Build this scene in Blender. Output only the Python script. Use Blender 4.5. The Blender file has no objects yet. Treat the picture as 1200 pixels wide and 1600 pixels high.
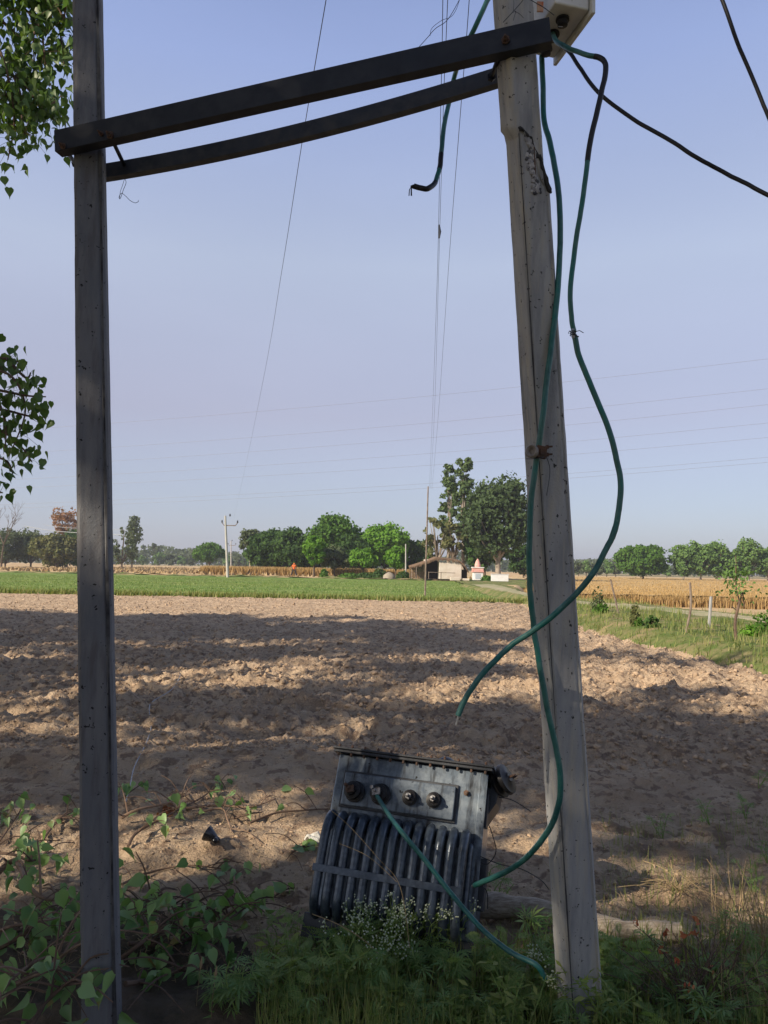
import bpy, math, random
import numpy as np
from mathutils import Vector, Matrix

random.seed(7); rng = np.random.default_rng(11)
R = math.radians
S = bpy.context.scene
COL = S.collection

# ------------------------------------------------------------------ camera
CAMH = 1.6; FPX = 1200.0
PITCH = R(4.05); ROLL = R(1.1)
_f = Vector((0, math.cos(PITCH), math.sin(PITCH)))
_r0 = Vector((1, 0, 0)); _u0 = Vector((0, -math.sin(PITCH), math.cos(PITCH)))
CR = _r0*math.cos(ROLL) + _u0*math.sin(ROLL)
CU = -_r0*math.sin(ROLL) + _u0*math.cos(ROLL)
CP = Vector((0, 0, CAMH))
cd = bpy.data.cameras.new('camera'); cam = bpy.data.objects.new('camera', cd); COL.objects.link(cam)
M = Matrix((CR, CU, -_f)).transposed().to_4x4(); M.translation = CP
cam.matrix_world = M
cd.sensor_fit = 'VERTICAL'; cd.sensor_height = 36; cd.lens = 36*FPX/1600
cd.clip_start = 0.05; cd.clip_end = 6000
S.camera = cam
S.render.resolution_x = 768; S.render.resolution_y = 1024

# ------------------------------------------------------------------ sky, sun, exposure
SUN_AZ = R(55); SUN_EL = R(33)
L = Vector((math.sin(SUN_AZ)*math.cos(SUN_EL), math.cos(SUN_AZ)*math.cos(SUN_EL), -math.sin(SUN_EL)))
W = bpy.data.worlds.new('World'); S.world = W; W.use_nodes = True
wn = W.node_tree.nodes; wl = W.node_tree.links
sky = wn.new('ShaderNodeTexSky'); sky.sky_type = 'NISHITA'; sky.sun_disc = False
sky.sun_elevation = SUN_EL; sky.sun_rotation = SUN_AZ + math.pi
sky.air_density = 1.0; sky.dust_density = 1.6; sky.ozone_density = 3.0; sky.altitude = 200
# bright haze in the air by elevation, added to the physical sky
geo = wn.new('ShaderNodeTexCoord'); sep = wn.new('ShaderNodeSeparateXYZ'); wl.new(geo.outputs['Generated'], sep.inputs[0])
rp = wn.new('ShaderNodeValToRGB'); e = rp.color_ramp.elements
K_ = 15.2
e[0].position = 0.0; e[0].color = (.28, .29, .38, 1)
e[1].position = 1.0; e[1].color = (0, .002, .01, 1)
for p_, c_ in ((.08, (.285, .285, .375)), (.19, (.325, .28, .335)), (.37, (.392, .412, .495)), (.56, (.272, .326, .54)), (.655, (.20, .25, .45)), (.74, (.02, .03, .06))):
    q_ = e.new(p_); q_.color = (*c_, 1)
wl.new(sep.outputs[2], rp.inputs[0])
nz_ = wn.new('ShaderNodeTexNoise'); nz_.inputs['Scale'].default_value = 1.6; nz_.inputs['Detail'].default_value = 5
mpw = wn.new('ShaderNodeMapping'); mpw.inputs['Scale'].default_value = (1, 1, 3.5); wl.new(geo.outputs['Generated'], mpw.inputs[0]); wl.new(mpw.outputs[0], nz_.inputs[0])
mr_ = wn.new('ShaderNodeMapRange'); mr_.inputs[1].default_value = .3; mr_.inputs[2].default_value = .75; mr_.inputs[3].default_value = .945*K_; mr_.inputs[4].default_value = 1.055*K_
wl.new(nz_.outputs['Fac'], mr_.inputs[0])
vm = wn.new('ShaderNodeVectorMath'); vm.operation = 'SCALE'; wl.new(rp.outputs[0], vm.inputs[0]); wl.new(mr_.outputs[0], vm.inputs['Scale'])
ad = wn.new('ShaderNodeVectorMath'); ad.operation = 'ADD'; wl.new(vm.outputs[0], ad.inputs[0]); wl.new(sky.outputs[0], ad.inputs[1])
wl.new(ad.outputs[0], wn['Background'].inputs[0])
wn['Background'].inputs[1].default_value = 0.05
sl = bpy.data.lights.new('sun', 'SUN'); sl.energy = 5.0; sl.angle = R(0.55); sl.color = (1.0, 0.86, 0.68)
so = bpy.data.objects.new('sun', sl); COL.objects.link(so)
so.rotation_euler = L.to_track_quat('-Z', 'Y').to_euler(); so.location = (-20, -15, 25)
S.view_settings.view_transform = 'Standard'; S.view_settings.look = 'None'
S.view_settings.gamma = 1; S.view_settings.exposure = 0.4

def P(px, py, Y):
    d = _f + CR*((px-600)/FPX) - CU*((py-800)/FPX)
    return CP + d*(Y/d.y)
def G(px, py, z=0.0):
    d = _f + CR*((px-600)/FPX) - CU*((py-800)/FPX)
    return CP + d*((z-CAMH)/d.z)
def hor(px): return 885 + math.tan(ROLL)*(px-600)

# ------------------------------------------------------------------ helpers
def new_obj(name, me, mats=None, parent=None, label=None, cat=None, group=None, kind=None, smooth=False):
    o = bpy.data.objects.new(name, me); COL.objects.link(o)
    if mats is not None and me is not None:
        for m in (mats if isinstance(mats, (list, tuple)) else [mats]): me.materials.append(m)
    if parent: o.parent = parent
    if label: o['label'] = label
    if cat: o['category'] = cat
    if group: o['group'] = group
    if kind: o['kind'] = kind
    if smooth and me: me.shade_smooth()
    return o
def empty(name, loc, label, cat, group=None):
    o = bpy.data.objects.new(name, None); COL.objects.link(o); o.location = loc
    o.empty_display_size = .1; o['label'] = label; o['category'] = cat
    if group: o['group'] = group
    return o

class MB:
    def __init__(s): s.v = []; s.f = []; s.m = []
    def add(s, vs, fs, mi=0):
        b = len(s.v); s.v += [tuple(v) for v in vs]
        for f in fs: s.f.append(tuple(b+i for i in f)); s.m.append(mi)
    def box(s, c, ax, ay, az, mi=0):
        c, ax, ay, az = Vector(c), Vector(ax), Vector(ay), Vector(az)
        vs = [c+ax*i+ay*j+az*k for k in (-1, 1) for j in (-1, 1) for i in (-1, 1)]
        s.add(vs, [(0,2,3,1), (4,5,7,6), (0,1,5,4), (2,6,7,3), (0,4,6,2), (1,3,7,5)], mi)
    def bx(s, x0, x1, y0, y1, z0, z1, mi=0):
        s.box(((x0+x1)/2, (y0+y1)/2, (z0+z1)/2), ((x1-x0)/2,0,0), (0,(y1-y0)/2,0), (0,0,(z1-z0)/2), mi)
    def tube(s, pts, r, n=8, mi=0, cap=True):
        pts = [Vector(p) for p in pts]; N = len(pts)
        rs = r if isinstance(r, (list, tuple)) else [r]*N
        t0 = (pts[1]-pts[0]).normalized()
        a = t0.orthogonal().normalized(); vs = []
        for i, p in enumerate(pts):
            t = (pts[min(i+1, N-1)]-pts[max(i-1, 0)])
            t = t.normalized() if t.length > 1e-9 else t0
            a = (a - t*a.dot(t)); a = a.normalized() if a.length > 1e-6 else t.orthogonal().normalized()
            b = t.cross(a)
            for k in range(n):
                th = 2*math.pi*k/n
                vs.append(p + (a*math.cos(th)+b*math.sin(th))*rs[i])
        fs = [(i*n+k, i*n+(k+1)%n, (i+1)*n+(k+1)%n, (i+1)*n+k) for i in range(N-1) for k in range(n)]
        if cap: fs += [tuple(range(n-1, -1, -1)), tuple((N-1)*n+k for k in range(n))]
        s.add(vs, fs, mi)
    def lathe(s, o, ax, prof, n=16, mi=0):       # prof: (dist along axis, radius)
        ax = Vector(ax).normalized(); o = Vector(o)
        a = ax.orthogonal().normalized(); b = ax.cross(a); vs = []
        for (h, r) in prof:
            for k in range(n):
                th = 2*math.pi*k/n; vs.append(o+ax*h+(a*math.cos(th)+b*math.sin(th))*max(r, 1e-4))
        N = len(prof)
        fs = [(i*n+k, i*n+(k+1)%n, (i+1)*n+(k+1)%n, (i+1)*n+k) for i in range(N-1) for k in range(n)]
        fs += [tuple(range(n-1, -1, -1)), tuple((N-1)*n+k for k in range(n))]
        s.add(vs, fs, mi)
    def mesh(s, name):
        me = bpy.data.meshes.new(name); me.from_pydata(s.v, [], s.f)
        if any(s.m): me.polygons.foreach_set('material_index', s.m)
        me.update(); return me
    def build(s, name, mat, parent=None, smooth=False, bevel=0, **kw):
        o = new_obj(name, s.mesh(name), mat, parent, smooth=False, **kw)
        if smooth: smooth_angle(o)
        if bevel:
            md = o.modifiers.new('bevel', 'BEVEL'); md.width = bevel; md.segments = 2; md.limit_method = 'ANGLE'; md.angle_limit = R(40)
        return o
def smooth_angle(o, ang=50):
    me = o.data; me.shade_smooth()
    try: me.set_sharp_from_angle(angle=R(ang))
    except Exception: pass

def np_mesh(name, V, F):
    """V (n,3); F list of (k,m) int arrays"""
    if not isinstance(F, list): F = [F]
    me = bpy.data.meshes.new(name)
    me.vertices.add(len(V)); me.vertices.foreach_set('co', np.ascontiguousarray(V, dtype=np.float32).ravel())
    nl = sum(f.size for f in F); nf = sum(len(f) for f in F)
    me.loops.add(nl); me.polygons.add(nf)
    me.loops.foreach_set('vertex_index', np.concatenate([f.ravel() for f in F]).astype(np.int32))
    sizes = np.concatenate([np.full(len(f), f.shape[1]) for f in F])
    starts = np.concatenate([[0], np.cumsum(sizes)[:-1]])
    me.polygons.foreach_set('loop_start', starts.astype(np.int32))
    me.update(calc_edges=True); me.validate()
    return me

def spline(pts, n=8):
    pts = [Vector(p) for p in pts]; out = []
    for i in range(len(pts)-1):
        p0 = pts[max(i-1, 0)]; p1 = pts[i]; p2 = pts[i+1]; p3 = pts[min(i+2, len(pts)-1)]
        for k in range(n):
            t = k/n
            out.append(0.5*((2*p1)+(p2-p0)*t+(2*p0-5*p1+4*p2-p3)*t*t+(-p0+3*p1-3*p2+p3)*t**3))
    out.append(pts[-1]); return out

# --- numpy noise
def _h(ix, iy, s=0):
    n = (ix.astype(np.int64)*374761393 + iy.astype(np.int64)*668265263 + s*974634777) & 0x7fffffff
    n = ((n ^ (n >> 13))*1274126177) & 0x7fffffff
    n = (n ^ (n >> 16)) & 0x7fffffff
    return (n % 100003)/100003.0
def vnoise(x, y, s=0):
    ix = np.floor(x); iy = np.floor(y); fx = x-ix; fy = y-iy
    fx = fx*fx*(3-2*fx); fy = fy*fy*(3-2*fy)
    a = _h(ix, iy, s); b = _h(ix+1, iy, s); c = _h(ix, iy+1, s); d = _h(ix+1, iy+1, s)
    return (a*(1-fx)+b*fx)*(1-fy)+(c*(1-fx)+d*fx)*fy
def fbm(x, y, o=4, s=0):
    t = 0; a = .5
    for i in range(o): t = t+a*(vnoise(x, y, s+i)-.5); x = x*2.03+17; y = y*2.03+5; a *= .5
    return t
def worley(x, y, s=0):
    ix = np.floor(x); iy = np.floor(y); best = np.full(x.shape, 9.0); hh = np.zeros(x.shape)
    for dx in (-1, 0, 1):
        for dy in (-1, 0, 1):
            cx = ix+dx; cy = iy+dy
            px = cx+_h(cx, cy, s); py = cy+_h(cx, cy, s+1)
            d = (px-x)**2+(py-y)**2; m = d < best
            best = np.where(m, d, best); hh = np.where(m, _h(cx, cy, s+2), hh)
    return np.sqrt(best), hh
def sstep(a, b, x):
    t = np.clip((x-a)/(b-a), 0, 1); return t*t*(3-2*t)

# ------------------------------------------------------------------ materials
def mat(name, col, rough=.8, metal=0, spec=.3, var=None, vscale=5, vdetail=6, bump=0, bscale=40, speck=None, sscale=60, sthr=.62, island=None, trans=0, coat=0, bdist=.01, vstretch=None, streak=None):
    m = bpy.data.materials.new(name); m.use_nodes = True
    nt = m.node_tree; N = nt.nodes; K = nt.links; b = N['Principled BSDF']
    b.inputs['Roughness'].default_value = rough; b.inputs['Metallic'].default_value = metal
    b.inputs['Specular IOR Level'].default_value = spec
    tc = N.new('ShaderNodeTexCoord'); src = tc.outputs['Object']
    c = N.new('ShaderNodeRGB'); c.outputs[0].default_value = (*col, 1); cur = c.outputs[0]
    def noise(scale, det=6, stretch=None, rough_=.6):
        n = N.new('ShaderNodeTexNoise'); n.inputs['Scale'].default_value = scale; n.inputs['Detail'].default_value = det
        n.inputs['Roughness'].default_value = rough_
        if stretch:
            mp = N.new('ShaderNodeMapping'); mp.inputs['Scale'].default_value = stretch; K.new(src, mp.inputs[0]); K.new(mp.outputs[0], n.inputs[0])
        else: K.new(src, n.inputs[0])
        return n.outputs['Fac']
    def ramp(f, a, c_, col_a=(0,0,0,1), col_b=(1,1,1,1)):
        r = N.new('ShaderNodeValToRGB'); r.color_ramp.elements[0].position = a; r.color_ramp.elements[1].position = c_
        r.color_ramp.elements[0].color = col_a; r.color_ramp.elements[1].color = col_b
        K.new(f, r.inputs[0]); return r.outputs[0]
    def mix(fac, a, bcol):
        x = N.new('ShaderNodeMixRGB'); K.new(fac, x.inputs[0]); K.new(a, x.inputs[1])
        if isinstance(bcol, tuple): x.inputs[2].default_value = (*bcol, 1)
        else: K.new(bcol, x.inputs[2])
        return x.outputs[0]
    if var:
        vs = var if isinstance(var, list) else [var]
        for i, v in enumerate(vs):
            f = noise(vscale*(1 if i == 0 else 3.7**i), vdetail, vstretch)
            cur = mix(ramp(f, .38, .64), cur, v)
    if streak:
        f = noise(streak[1], 4, streak[2]); cur = mix(ramp(f, .5, .7), cur, streak[0])
    if island is not None:
        g = N.new('ShaderNodeNewGeometry'); 
        cur = mix(g.outputs['Random Per Island'], cur, island)
    if speck:
        f = noise(sscale, 2); cur = mix(ramp(f, sthr, sthr+.05), cur, speck)
    K.new(cur, b.inputs['Base Color'])
    if bump:
        bp = N.new('ShaderNodeBump'); bp.inputs['Strength'].default_value = bump; bp.inputs['Distance'].default_value = bdist
        K.new(noise(bscale, 8, None, .65), bp.inputs['Height']); K.new(bp.outputs[0], b.inputs['Normal'])
    if trans:
        out = N['Material Output']; t = N.new('ShaderNodeBsdfTranslucent')
        hs_ = N.new('ShaderNodeMixRGB'); hs_.blend_type = 'MULTIPLY'; hs_.inputs[0].default_value = 1; K.new(cur, hs_.inputs[1]); hs_.inputs[2].default_value = (1.5, 1.6, .6, 1)
        K.new(hs_.outputs[0], t.inputs[0])
        ms = N.new('ShaderNodeMixShader'); ms.inputs[0].default_value = trans
        K.new(b.outputs[0], ms.inputs[1]); K.new(t.outputs[0], ms.inputs[2]); K.new(ms.outputs[0], out.inputs[0])
    if coat: b.inputs['Coat Weight'].default_value = coat
    return m

SOIL = (0.53, 0.392, 0.262)
m_soil = mat('dry_soil', SOIL, .95, spec=.1, var=[(0.36, 0.26, 0.175), (0.57, 0.44, 0.305)], vscale=.8, vdetail=8, bump=1, bscale=30, bdist=.05, speck=(0.30, 0.215, 0.15), sscale=9, sthr=.55)
m_clod = mat('soil_clod', (0.52, 0.385, 0.26), .95, spec=.1, island=(0.26, 0.195, 0.14), bump=.6, bscale=60)
m_bank = mat('bank_soil', (0.13, 0.17, 0.05), .95, spec=.1, var=[(0.34, 0.25, 0.15), (0.10, 0.15, 0.04)], vscale=.7, bump=.8, bscale=12, bdist=.05)
m_darksoil = mat('undergrowth_soil', (0.17, 0.13, 0.095), .95, spec=.1, var=(0.07, 0.06, 0.04), vscale=5, bump=.9, bscale=40, bdist=.02)  # darker brown soil for the near strip, wider at lower left
m_path = mat('path_dust', (0.42, 0.36, 0.25), .95, spec=.1, var=(0.26, 0.28, 0.14), vscale=.8, bump=.3, bscale=10)
m_gfield = mat('green_field', (0.19, 0.255, 0.08), .9, spec=.1, var=[(0.21, 0.26, 0.07), (0.10, 0.19, 0.03)], vscale=.12, bump=1, bscale=3, bdist=.1, vstretch=(.3, 1, 1))
m_gfblade = mat('crop_blade', (0.14, 0.225, 0.05), .8, spec=.15, island=(0.29, 0.33, 0.15), trans=.2)
m_wheat = mat('wheat_top', (0.50, 0.36, 0.18), .95, spec=.1, var=[(0.42, 0.26, 0.10), (0.58, 0.42, 0.2)], vscale=.15, bump=1, bscale=4, bdist=.2, vstretch=(.3, 1, 1))
m_wstalk = mat('wheat_stalk', (0.49, 0.35, 0.17), .9, spec=.1, island=(0.36, 0.235, 0.10), trans=.15)
m_stub = mat('stubble', (0.52, 0.38, 0.21), .95, spec=.1, var=[(0.36, 0.21, 0.11), (0.56, 0.44, 0.26)], vscale=.03, bump=1, bscale=2, bdist=.1, vstretch=(.25, 1, 1))
m_far = mat('far_plain', (0.30, 0.26, 0.12), .95, spec=.1, var=[(0.15, 0.19, 0.06), (0.38, 0.28, 0.15)], vscale=.02, vstretch=(.3, 1, 1))
m_conc = mat('aged_concrete', (0.34, 0.345, 0.35), .88, spec=.2, var=[(0.22, 0.225, 0.23), (0.40, 0.395, 0.38)], vscale=2.2, vstretch=(3, 3, .5), bump=.6, bscale=110, bdist=.004, speck=(0.05, 0.05, 0.05), sscale=55, sthr=.655, streak=((0.42, 0.39, 0.33), 6, (6, 6, .5)))
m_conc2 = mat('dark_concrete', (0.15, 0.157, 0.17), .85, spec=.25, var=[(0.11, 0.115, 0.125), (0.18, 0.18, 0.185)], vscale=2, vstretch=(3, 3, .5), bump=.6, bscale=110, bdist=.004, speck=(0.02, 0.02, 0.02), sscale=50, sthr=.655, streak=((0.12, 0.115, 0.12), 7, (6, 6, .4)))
m_spall = mat('broken_concrete', (0.55, 0.54, 0.54), .95, spec=.1, island=(0.05, 0.05, 0.06), bump=1, bscale=150, bdist=.004)
m_crack = mat('crack_interior', (0.05, 0.05, 0.05), .95, spec=.1, bump=.6, bscale=80)
m_groove = mat('mould_seam', (0.03, 0.03, 0.035), .9, spec=.1, var=(0.12, 0.12, 0.12), vscale=9)
m_steel = mat('painted_steel', (0.014, 0.018, 0.026), .5, metal=.2, spec=.4, var=[(0.03, 0.031, 0.036), (0.012, 0.014, 0.02)], vscale=4, bump=.15, bscale=70, bdist=.002)
m_steel2 = mat('weathered_steel', (0.045, 0.051, 0.062), .5, metal=.25, spec=.4, var=[(0.03, 0.034, 0.042), (0.065, 0.064, 0.064)], vscale=5, bump=.15, bscale=70, bdist=.002)
m_rust = mat('rusty_bolt', (0.08, 0.06, 0.05), .7, metal=.4, var=(0.15, 0.08, 0.05), vscale=30, bump=.3, bscale=100)
m_green = mat('green_cable_sheath', (0.008, 0.15, 0.132), .42, spec=.45, var=[(0.02, 0.085, 0.08), (0.05, 0.16, 0.145)], vscale=7, bump=.08, bscale=30, bdist=.002, speck=(0.08, 0.2, 0.18), sscale=25, sthr=.7)
m_black = mat('black_rubber', (0.012, 0.012, 0.014), .5, spec=.4)
m_alu = mat('bare_aluminium', (0.4, 0.4, 0.4), .5, metal=.7, var=(0.15, 0.14, 0.14), vscale=60)
m_wire = mat('thin_wire', (0.05, 0.055, 0.065), .5, metal=.5)
m_hwire = mat('line_wire', (0.22, 0.22, 0.25), .5, metal=.3)
m_whitew = mat('pale_wire', (0.35, 0.36, 0.38), .5)
m_box = mat('box_paint', (0.68, 0.68, 0.63), .45, spec=.4, var=(0.58, 0.57, 0.52), vscale=9, bump=.05, bscale=60, speck=(0.3, 0.27, 0.2), sscale=40, sthr=.72)
m_label = mat('orange_sticker', (0.5, 0.13, 0.05), .6, var=(0.6, 0.4, 0.25), vscale=50)
m_tx = mat('transformer_paint', (0.14, 0.18, 0.225), .28, metal=.35, spec=.55, var=[(0.045, 0.06, 0.085), (0.23, 0.27, 0.305)], vscale=5, bump=.2, bscale=60, bdist=.003, streak=((0.02, 0.02, 0.022), 5, (6, 6, 1.2)), speck=(0.02, 0.02, 0.02), sscale=45, sthr=.68)
m_txd = mat('oily_dark_paint', (0.03, 0.033, 0.038), .38, metal=.3, spec=.5, var=(0.055, 0.06, 0.068), vscale=12, bump=.2, bscale=70, bdist=.003)
m_txr = mat('radiator_paint', (0.06, 0.08, 0.108), .28, metal=.35, spec=.6, var=[(0.03, 0.04, 0.055), (0.09, 0.115, 0.145)], vscale=14, bump=.2, bscale=60, bdist=.003)
m_porc = mat('brown_porcelain', (0.008, 0.008, 0.009), .4, spec=.35, var=(0.02, 0.018, 0.018), vscale=20)
m_log = mat('weathered_wood', (0.34, 0.28, 0.21), .9, spec=.1, var=[(0.24, 0.19, 0.14), (0.5, 0.43, 0.34)], vscale=8, vstretch=(.5, 4, 4), bump=.8, bscale=30, bdist=.01)
m_post = mat('grey_wood', (0.27, 0.22, 0.18), .9, spec=.1, var=(0.15, 0.11, 0.085), vscale=6, bump=.6, bscale=30)
m_bark = mat('tree_bark', (0.16, 0.125, 0.09), .95, spec=.1, var=(0.09, 0.07, 0.05), vscale=4, bump=.8, bscale=12, bdist=.03)
m_barkp = mat('pale_bark', (0.36, 0.31, 0.25), .9, spec=.1, var=(0.24, 0.2, 0.16), vscale=2, bump=.5, bscale=9)
m_twig = mat('twig_bark', (0.17, 0.115, 0.08), .85, spec=.15, var=(0.10, 0.07, 0.055), vscale=12, bump=.5, bscale=60, bdist=.004)
m_twigl = mat('pale_twig', (0.30, 0.21, 0.145), .85, spec=.15, var=(0.2, 0.13, 0.09), vscale=12, bump=.5, bscale=60, bdist=.004)
m_straw = mat('dry_straw', (0.42, 0.32, 0.18), .9, spec=.1, island=(0.26, 0.19, 0.11))
m_peep = mat('peepal_leaf', (0.10, 0.21, 0.06), .45, spec=.45, island=(0.27, 0.41, 0.17), speck=(0.24, 0.2, 0.07), sscale=9, sthr=.66, trans=.25, bump=.2, bscale=80, bdist=.003)
m_hang = mat('hanging_leaf', (0.06, 0.12, 0.035), .45, spec=.4, island=(0.12, 0.19, 0.06), trans=.35)
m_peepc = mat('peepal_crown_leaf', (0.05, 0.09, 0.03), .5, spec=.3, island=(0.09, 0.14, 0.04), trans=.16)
m_weed = mat('weed_leaf', (0.20, 0.30, 0.09), .65, spec=.25, island=(0.30, 0.38, 0.13), trans=.35)
m_lance = mat('narrow_leaf', (0.2, 0.29, 0.06), .65, spec=.25, island=(0.36, 0.38, 0.13), trans=.35)
m_canna = mat('serrated_leaf', (0.16, 0.28, 0.10), .65, spec=.25, island=(0.27, 0.36, 0.14), trans=.35)
m_grass = mat('grass_blade', (0.14, 0.21, 0.055), .75, spec=.2, island=(0.30, 0.29, 0.12), trans=.3)
m_flower = mat('white_flower', (0.62, 0.66, 0.50), .8, island=(0.45, 0.52, 0.32))
m_red = mat('orange_leaf', (0.42, 0.09, 0.045), .8, island=(0.5, 0.2, 0.08))
m_dleaf = mat('dried_leaf', (0.30, 0.14, 0.07), .85, island=(0.2, 0.08, 0.04), trans=.15)
m_mud = mat('mud_wall', (0.62, 0.56, 0.49), .95, spec=.1, var=(0.52, 0.45, 0.37), vscale=1.2, bump=.4, bscale=5)
m_thatch = mat('thatch', (0.17, 0.11, 0.075), .95, spec=.05, var=(0.27, 0.19, 0.12), vscale=4, bump=1, bscale=12, bdist=.1)
m_hutshade = mat('hut_interior_shade', (0.05, 0.035, 0.03), .95, spec=.05)  # near-black colour standing in for the shade inside the hut
m_white = mat('limewash', (0.78, 0.77, 0.76), .9, spec=.1, var=(0.66, 0.65, 0.63), vscale=1.5)
m_polew = mat('pale_concrete', (0.5, 0.48, 0.44), .9, var=(0.4, 0.39, 0.36), vscale=1)
m_pink = mat('pink_limewash', (0.62, 0.25, 0.20), .9, spec=.1, var=(0.7, 0.45, 0.4), vscale=2)
m_skin = mat('skin', (0.22, 0.12, 0.075), .6)
m_orange = mat('orange_cloth', (0.85, 0.19, 0.05), .9, var=(0.7, 0.13, 0.03), vscale=6)
m_trous = mat('dark_cloth', (0.035, 0.035, 0.045), .9)
m_cap = mat('glossy_black', (0.012, 0.012, 0.014), .18, spec=.6)
m_glove = mat('pale_cloth', (0.6, 0.6, 0.57), .9, var=(0.35, 0.34, 0.3), vscale=40)
def fol(name, a, b, tr=.22): return mat(name, a, .75, spec=.15, island=b, trans=tr)
f_dark = fol('foliage_dark', (0.034, 0.076, 0.02), (0.065, 0.125, 0.03))
f_mid = fol('foliage_mid', (0.055, 0.13, 0.02), (0.10, 0.195, 0.035))
f_bright = fol('foliage_bright', (0.08, 0.20, 0.018), (0.14, 0.275, 0.035))
f_grey = fol('foliage_grey', (0.075, 0.105, 0.05), (0.12, 0.15, 0.075))
f_olive = fol('foliage_olive', (0.10, 0.12, 0.045), (0.17, 0.17, 0.07))
f_rust = fol('foliage_rust', (0.22, 0.11, 0.06), (0.30, 0.17, 0.09))
f_euc = fol('foliage_eucalyptus', (0.065, 0.11, 0.04), (0.12, 0.17, 0.065), .25)
f_spread = fol('foliage_spreading', (0.05, 0.085, 0.035), (0.085, 0.125, 0.05))
f_pop = fol('foliage_poplar', (0.10, 0.185, 0.05), (0.16, 0.26, 0.08))

# ------------------------------------------------------------------ leaf cloud tools
def rand_rot(n, up=None, jitter=1.0):
    """random rotations; if up given (n,3) normals approx follow it"""
    if up is None: nz = rng.normal(size=(n, 3))
    else: nz = up+rng.normal(size=(n, 3))*jitter
    nz /= np.linalg.norm(nz, axis=1, keepdims=True)+1e-9
    t = rng.normal(size=(n, 3)); x = np.cross(t, nz); x /= np.linalg.norm(x, axis=1, keepdims=True)+1e-9
    y = np.cross(nz, x)
    return np.stack([x, y, nz], axis=2)
def inst(T, F, C, Rm, sc):
    """template verts T (m,3), faces list F, centres C (n,3), rotations (n,3,3), scale (n,) or (n,3)"""
    n = len(C); m = len(T); sc = np.asarray(sc)
    Ts = T[None, :, :]*(sc[:, None, None] if sc.ndim == 1 else sc[:, None, :])
    V = np.einsum('nij,nmj->nmi', Rm, Ts)+C[:, None, :]
    off = (np.arange(n)*m)[:, None, None]
    return V.reshape(-1, 3), [(f[None]+off).reshape(-1, f.shape[1]) for f in F]
T_LEAF = np.array([[0,-.5,0], [.3,0,.06], [0,.55,0], [-.3,0,.06]]); F_LEAF = [np.array([[0,1,2,3]])]
T_QUAD = np.array([[-.45,-.4,0], [.4,-.5,.1], [.5,.42,0], [-.4,.5,.12]]); F_QUAD = [np.array([[0,1,2,3]])]
# heart shaped leaf with drip tip, stalk at origin, length 1 along +y
def heart():
    yy = [0, .02, .18, .36, .55, .72, .86, 1.12]; ww = [0, .20, .39, .38, .27, .15, .05, 0]
    vs = []; 
    for y, w in zip(yy, ww):
        sag = -.18*y*y
        y2 = y-.07 if abs(y-.02) < 1e-6 else y
        vs += [(-w, y2, sag+abs(w)*.35), (0, y, sag), (w, y2, sag+abs(w)*.35)]
    fs = []
    for i in range(len(yy)-1):
        a = i*3; fs += [(a, a+1, a+4, a+3), (a+1, a+2, a+5, a+4)]
    return np.array(vs), [np.array(fs)]
T_HEART, F_HEART = heart()
def palmate(k=7):
    vs = []; f4 = []
    for i in range(k):
        a = R(-100+200*i/(k-1)); ln = 1-.5*abs(i-(k-1)/2)/((k-1)/2)
        d = np.array([math.sin(a), math.cos(a), 0]); s = np.array([math.cos(a), -math.sin(a), 0]); b = len(vs)
        vs += [d*0, d*ln*.5+s*.075*ln+np.array([0,0,.02]), d*ln+np.array([0,0,-.12*ln]), d*ln*.5-s*.075*ln+np.array([0,0,.02])]
        f4.append((b, b+1, b+2, b+3))
    return np.array(vs), [np.array(f4)]
T_PALM, F_PALM = palmate()
T_BLADE = np.array([[-.5,0,0], [.5,0,0], [.38,.06,.5], [-.38,.06,.5], [0,.28,1]]); F_BLADE = [np.array([[0,1,2,3]]), np.array([[3,2,4]])]
def blades_np(C, h, w, lean=.35):
    n = len(C); a = rng.uniform(0, 2*np.pi, n); ln = rng.normal(0, lean, n)
    x = np.stack([np.cos(a), np.sin(a), np.zeros(n)], 1); y = np.stack([-np.sin(a)*np.cos(ln), np.cos(a)*np.cos(ln), -np.sin(ln)], 1)
    z = np.cross(x, y); Rm = np.stack([x, y, z], axis=2)
    return inst(T_BLADE, F_BLADE, C, Rm, np.stack([np.full(n, 1.)*w, h*1.0, h], 1))
def merge(parts):
    V = []; F4 = {}; b = 0
    for v, fs in parts:
        for f in fs: F4.setdefault(f.shape[1], []).append(f+b)
        V.append(v); b += len(v)
    return np.concatenate(V), [np.concatenate(x) for x in F4.values()]

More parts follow.
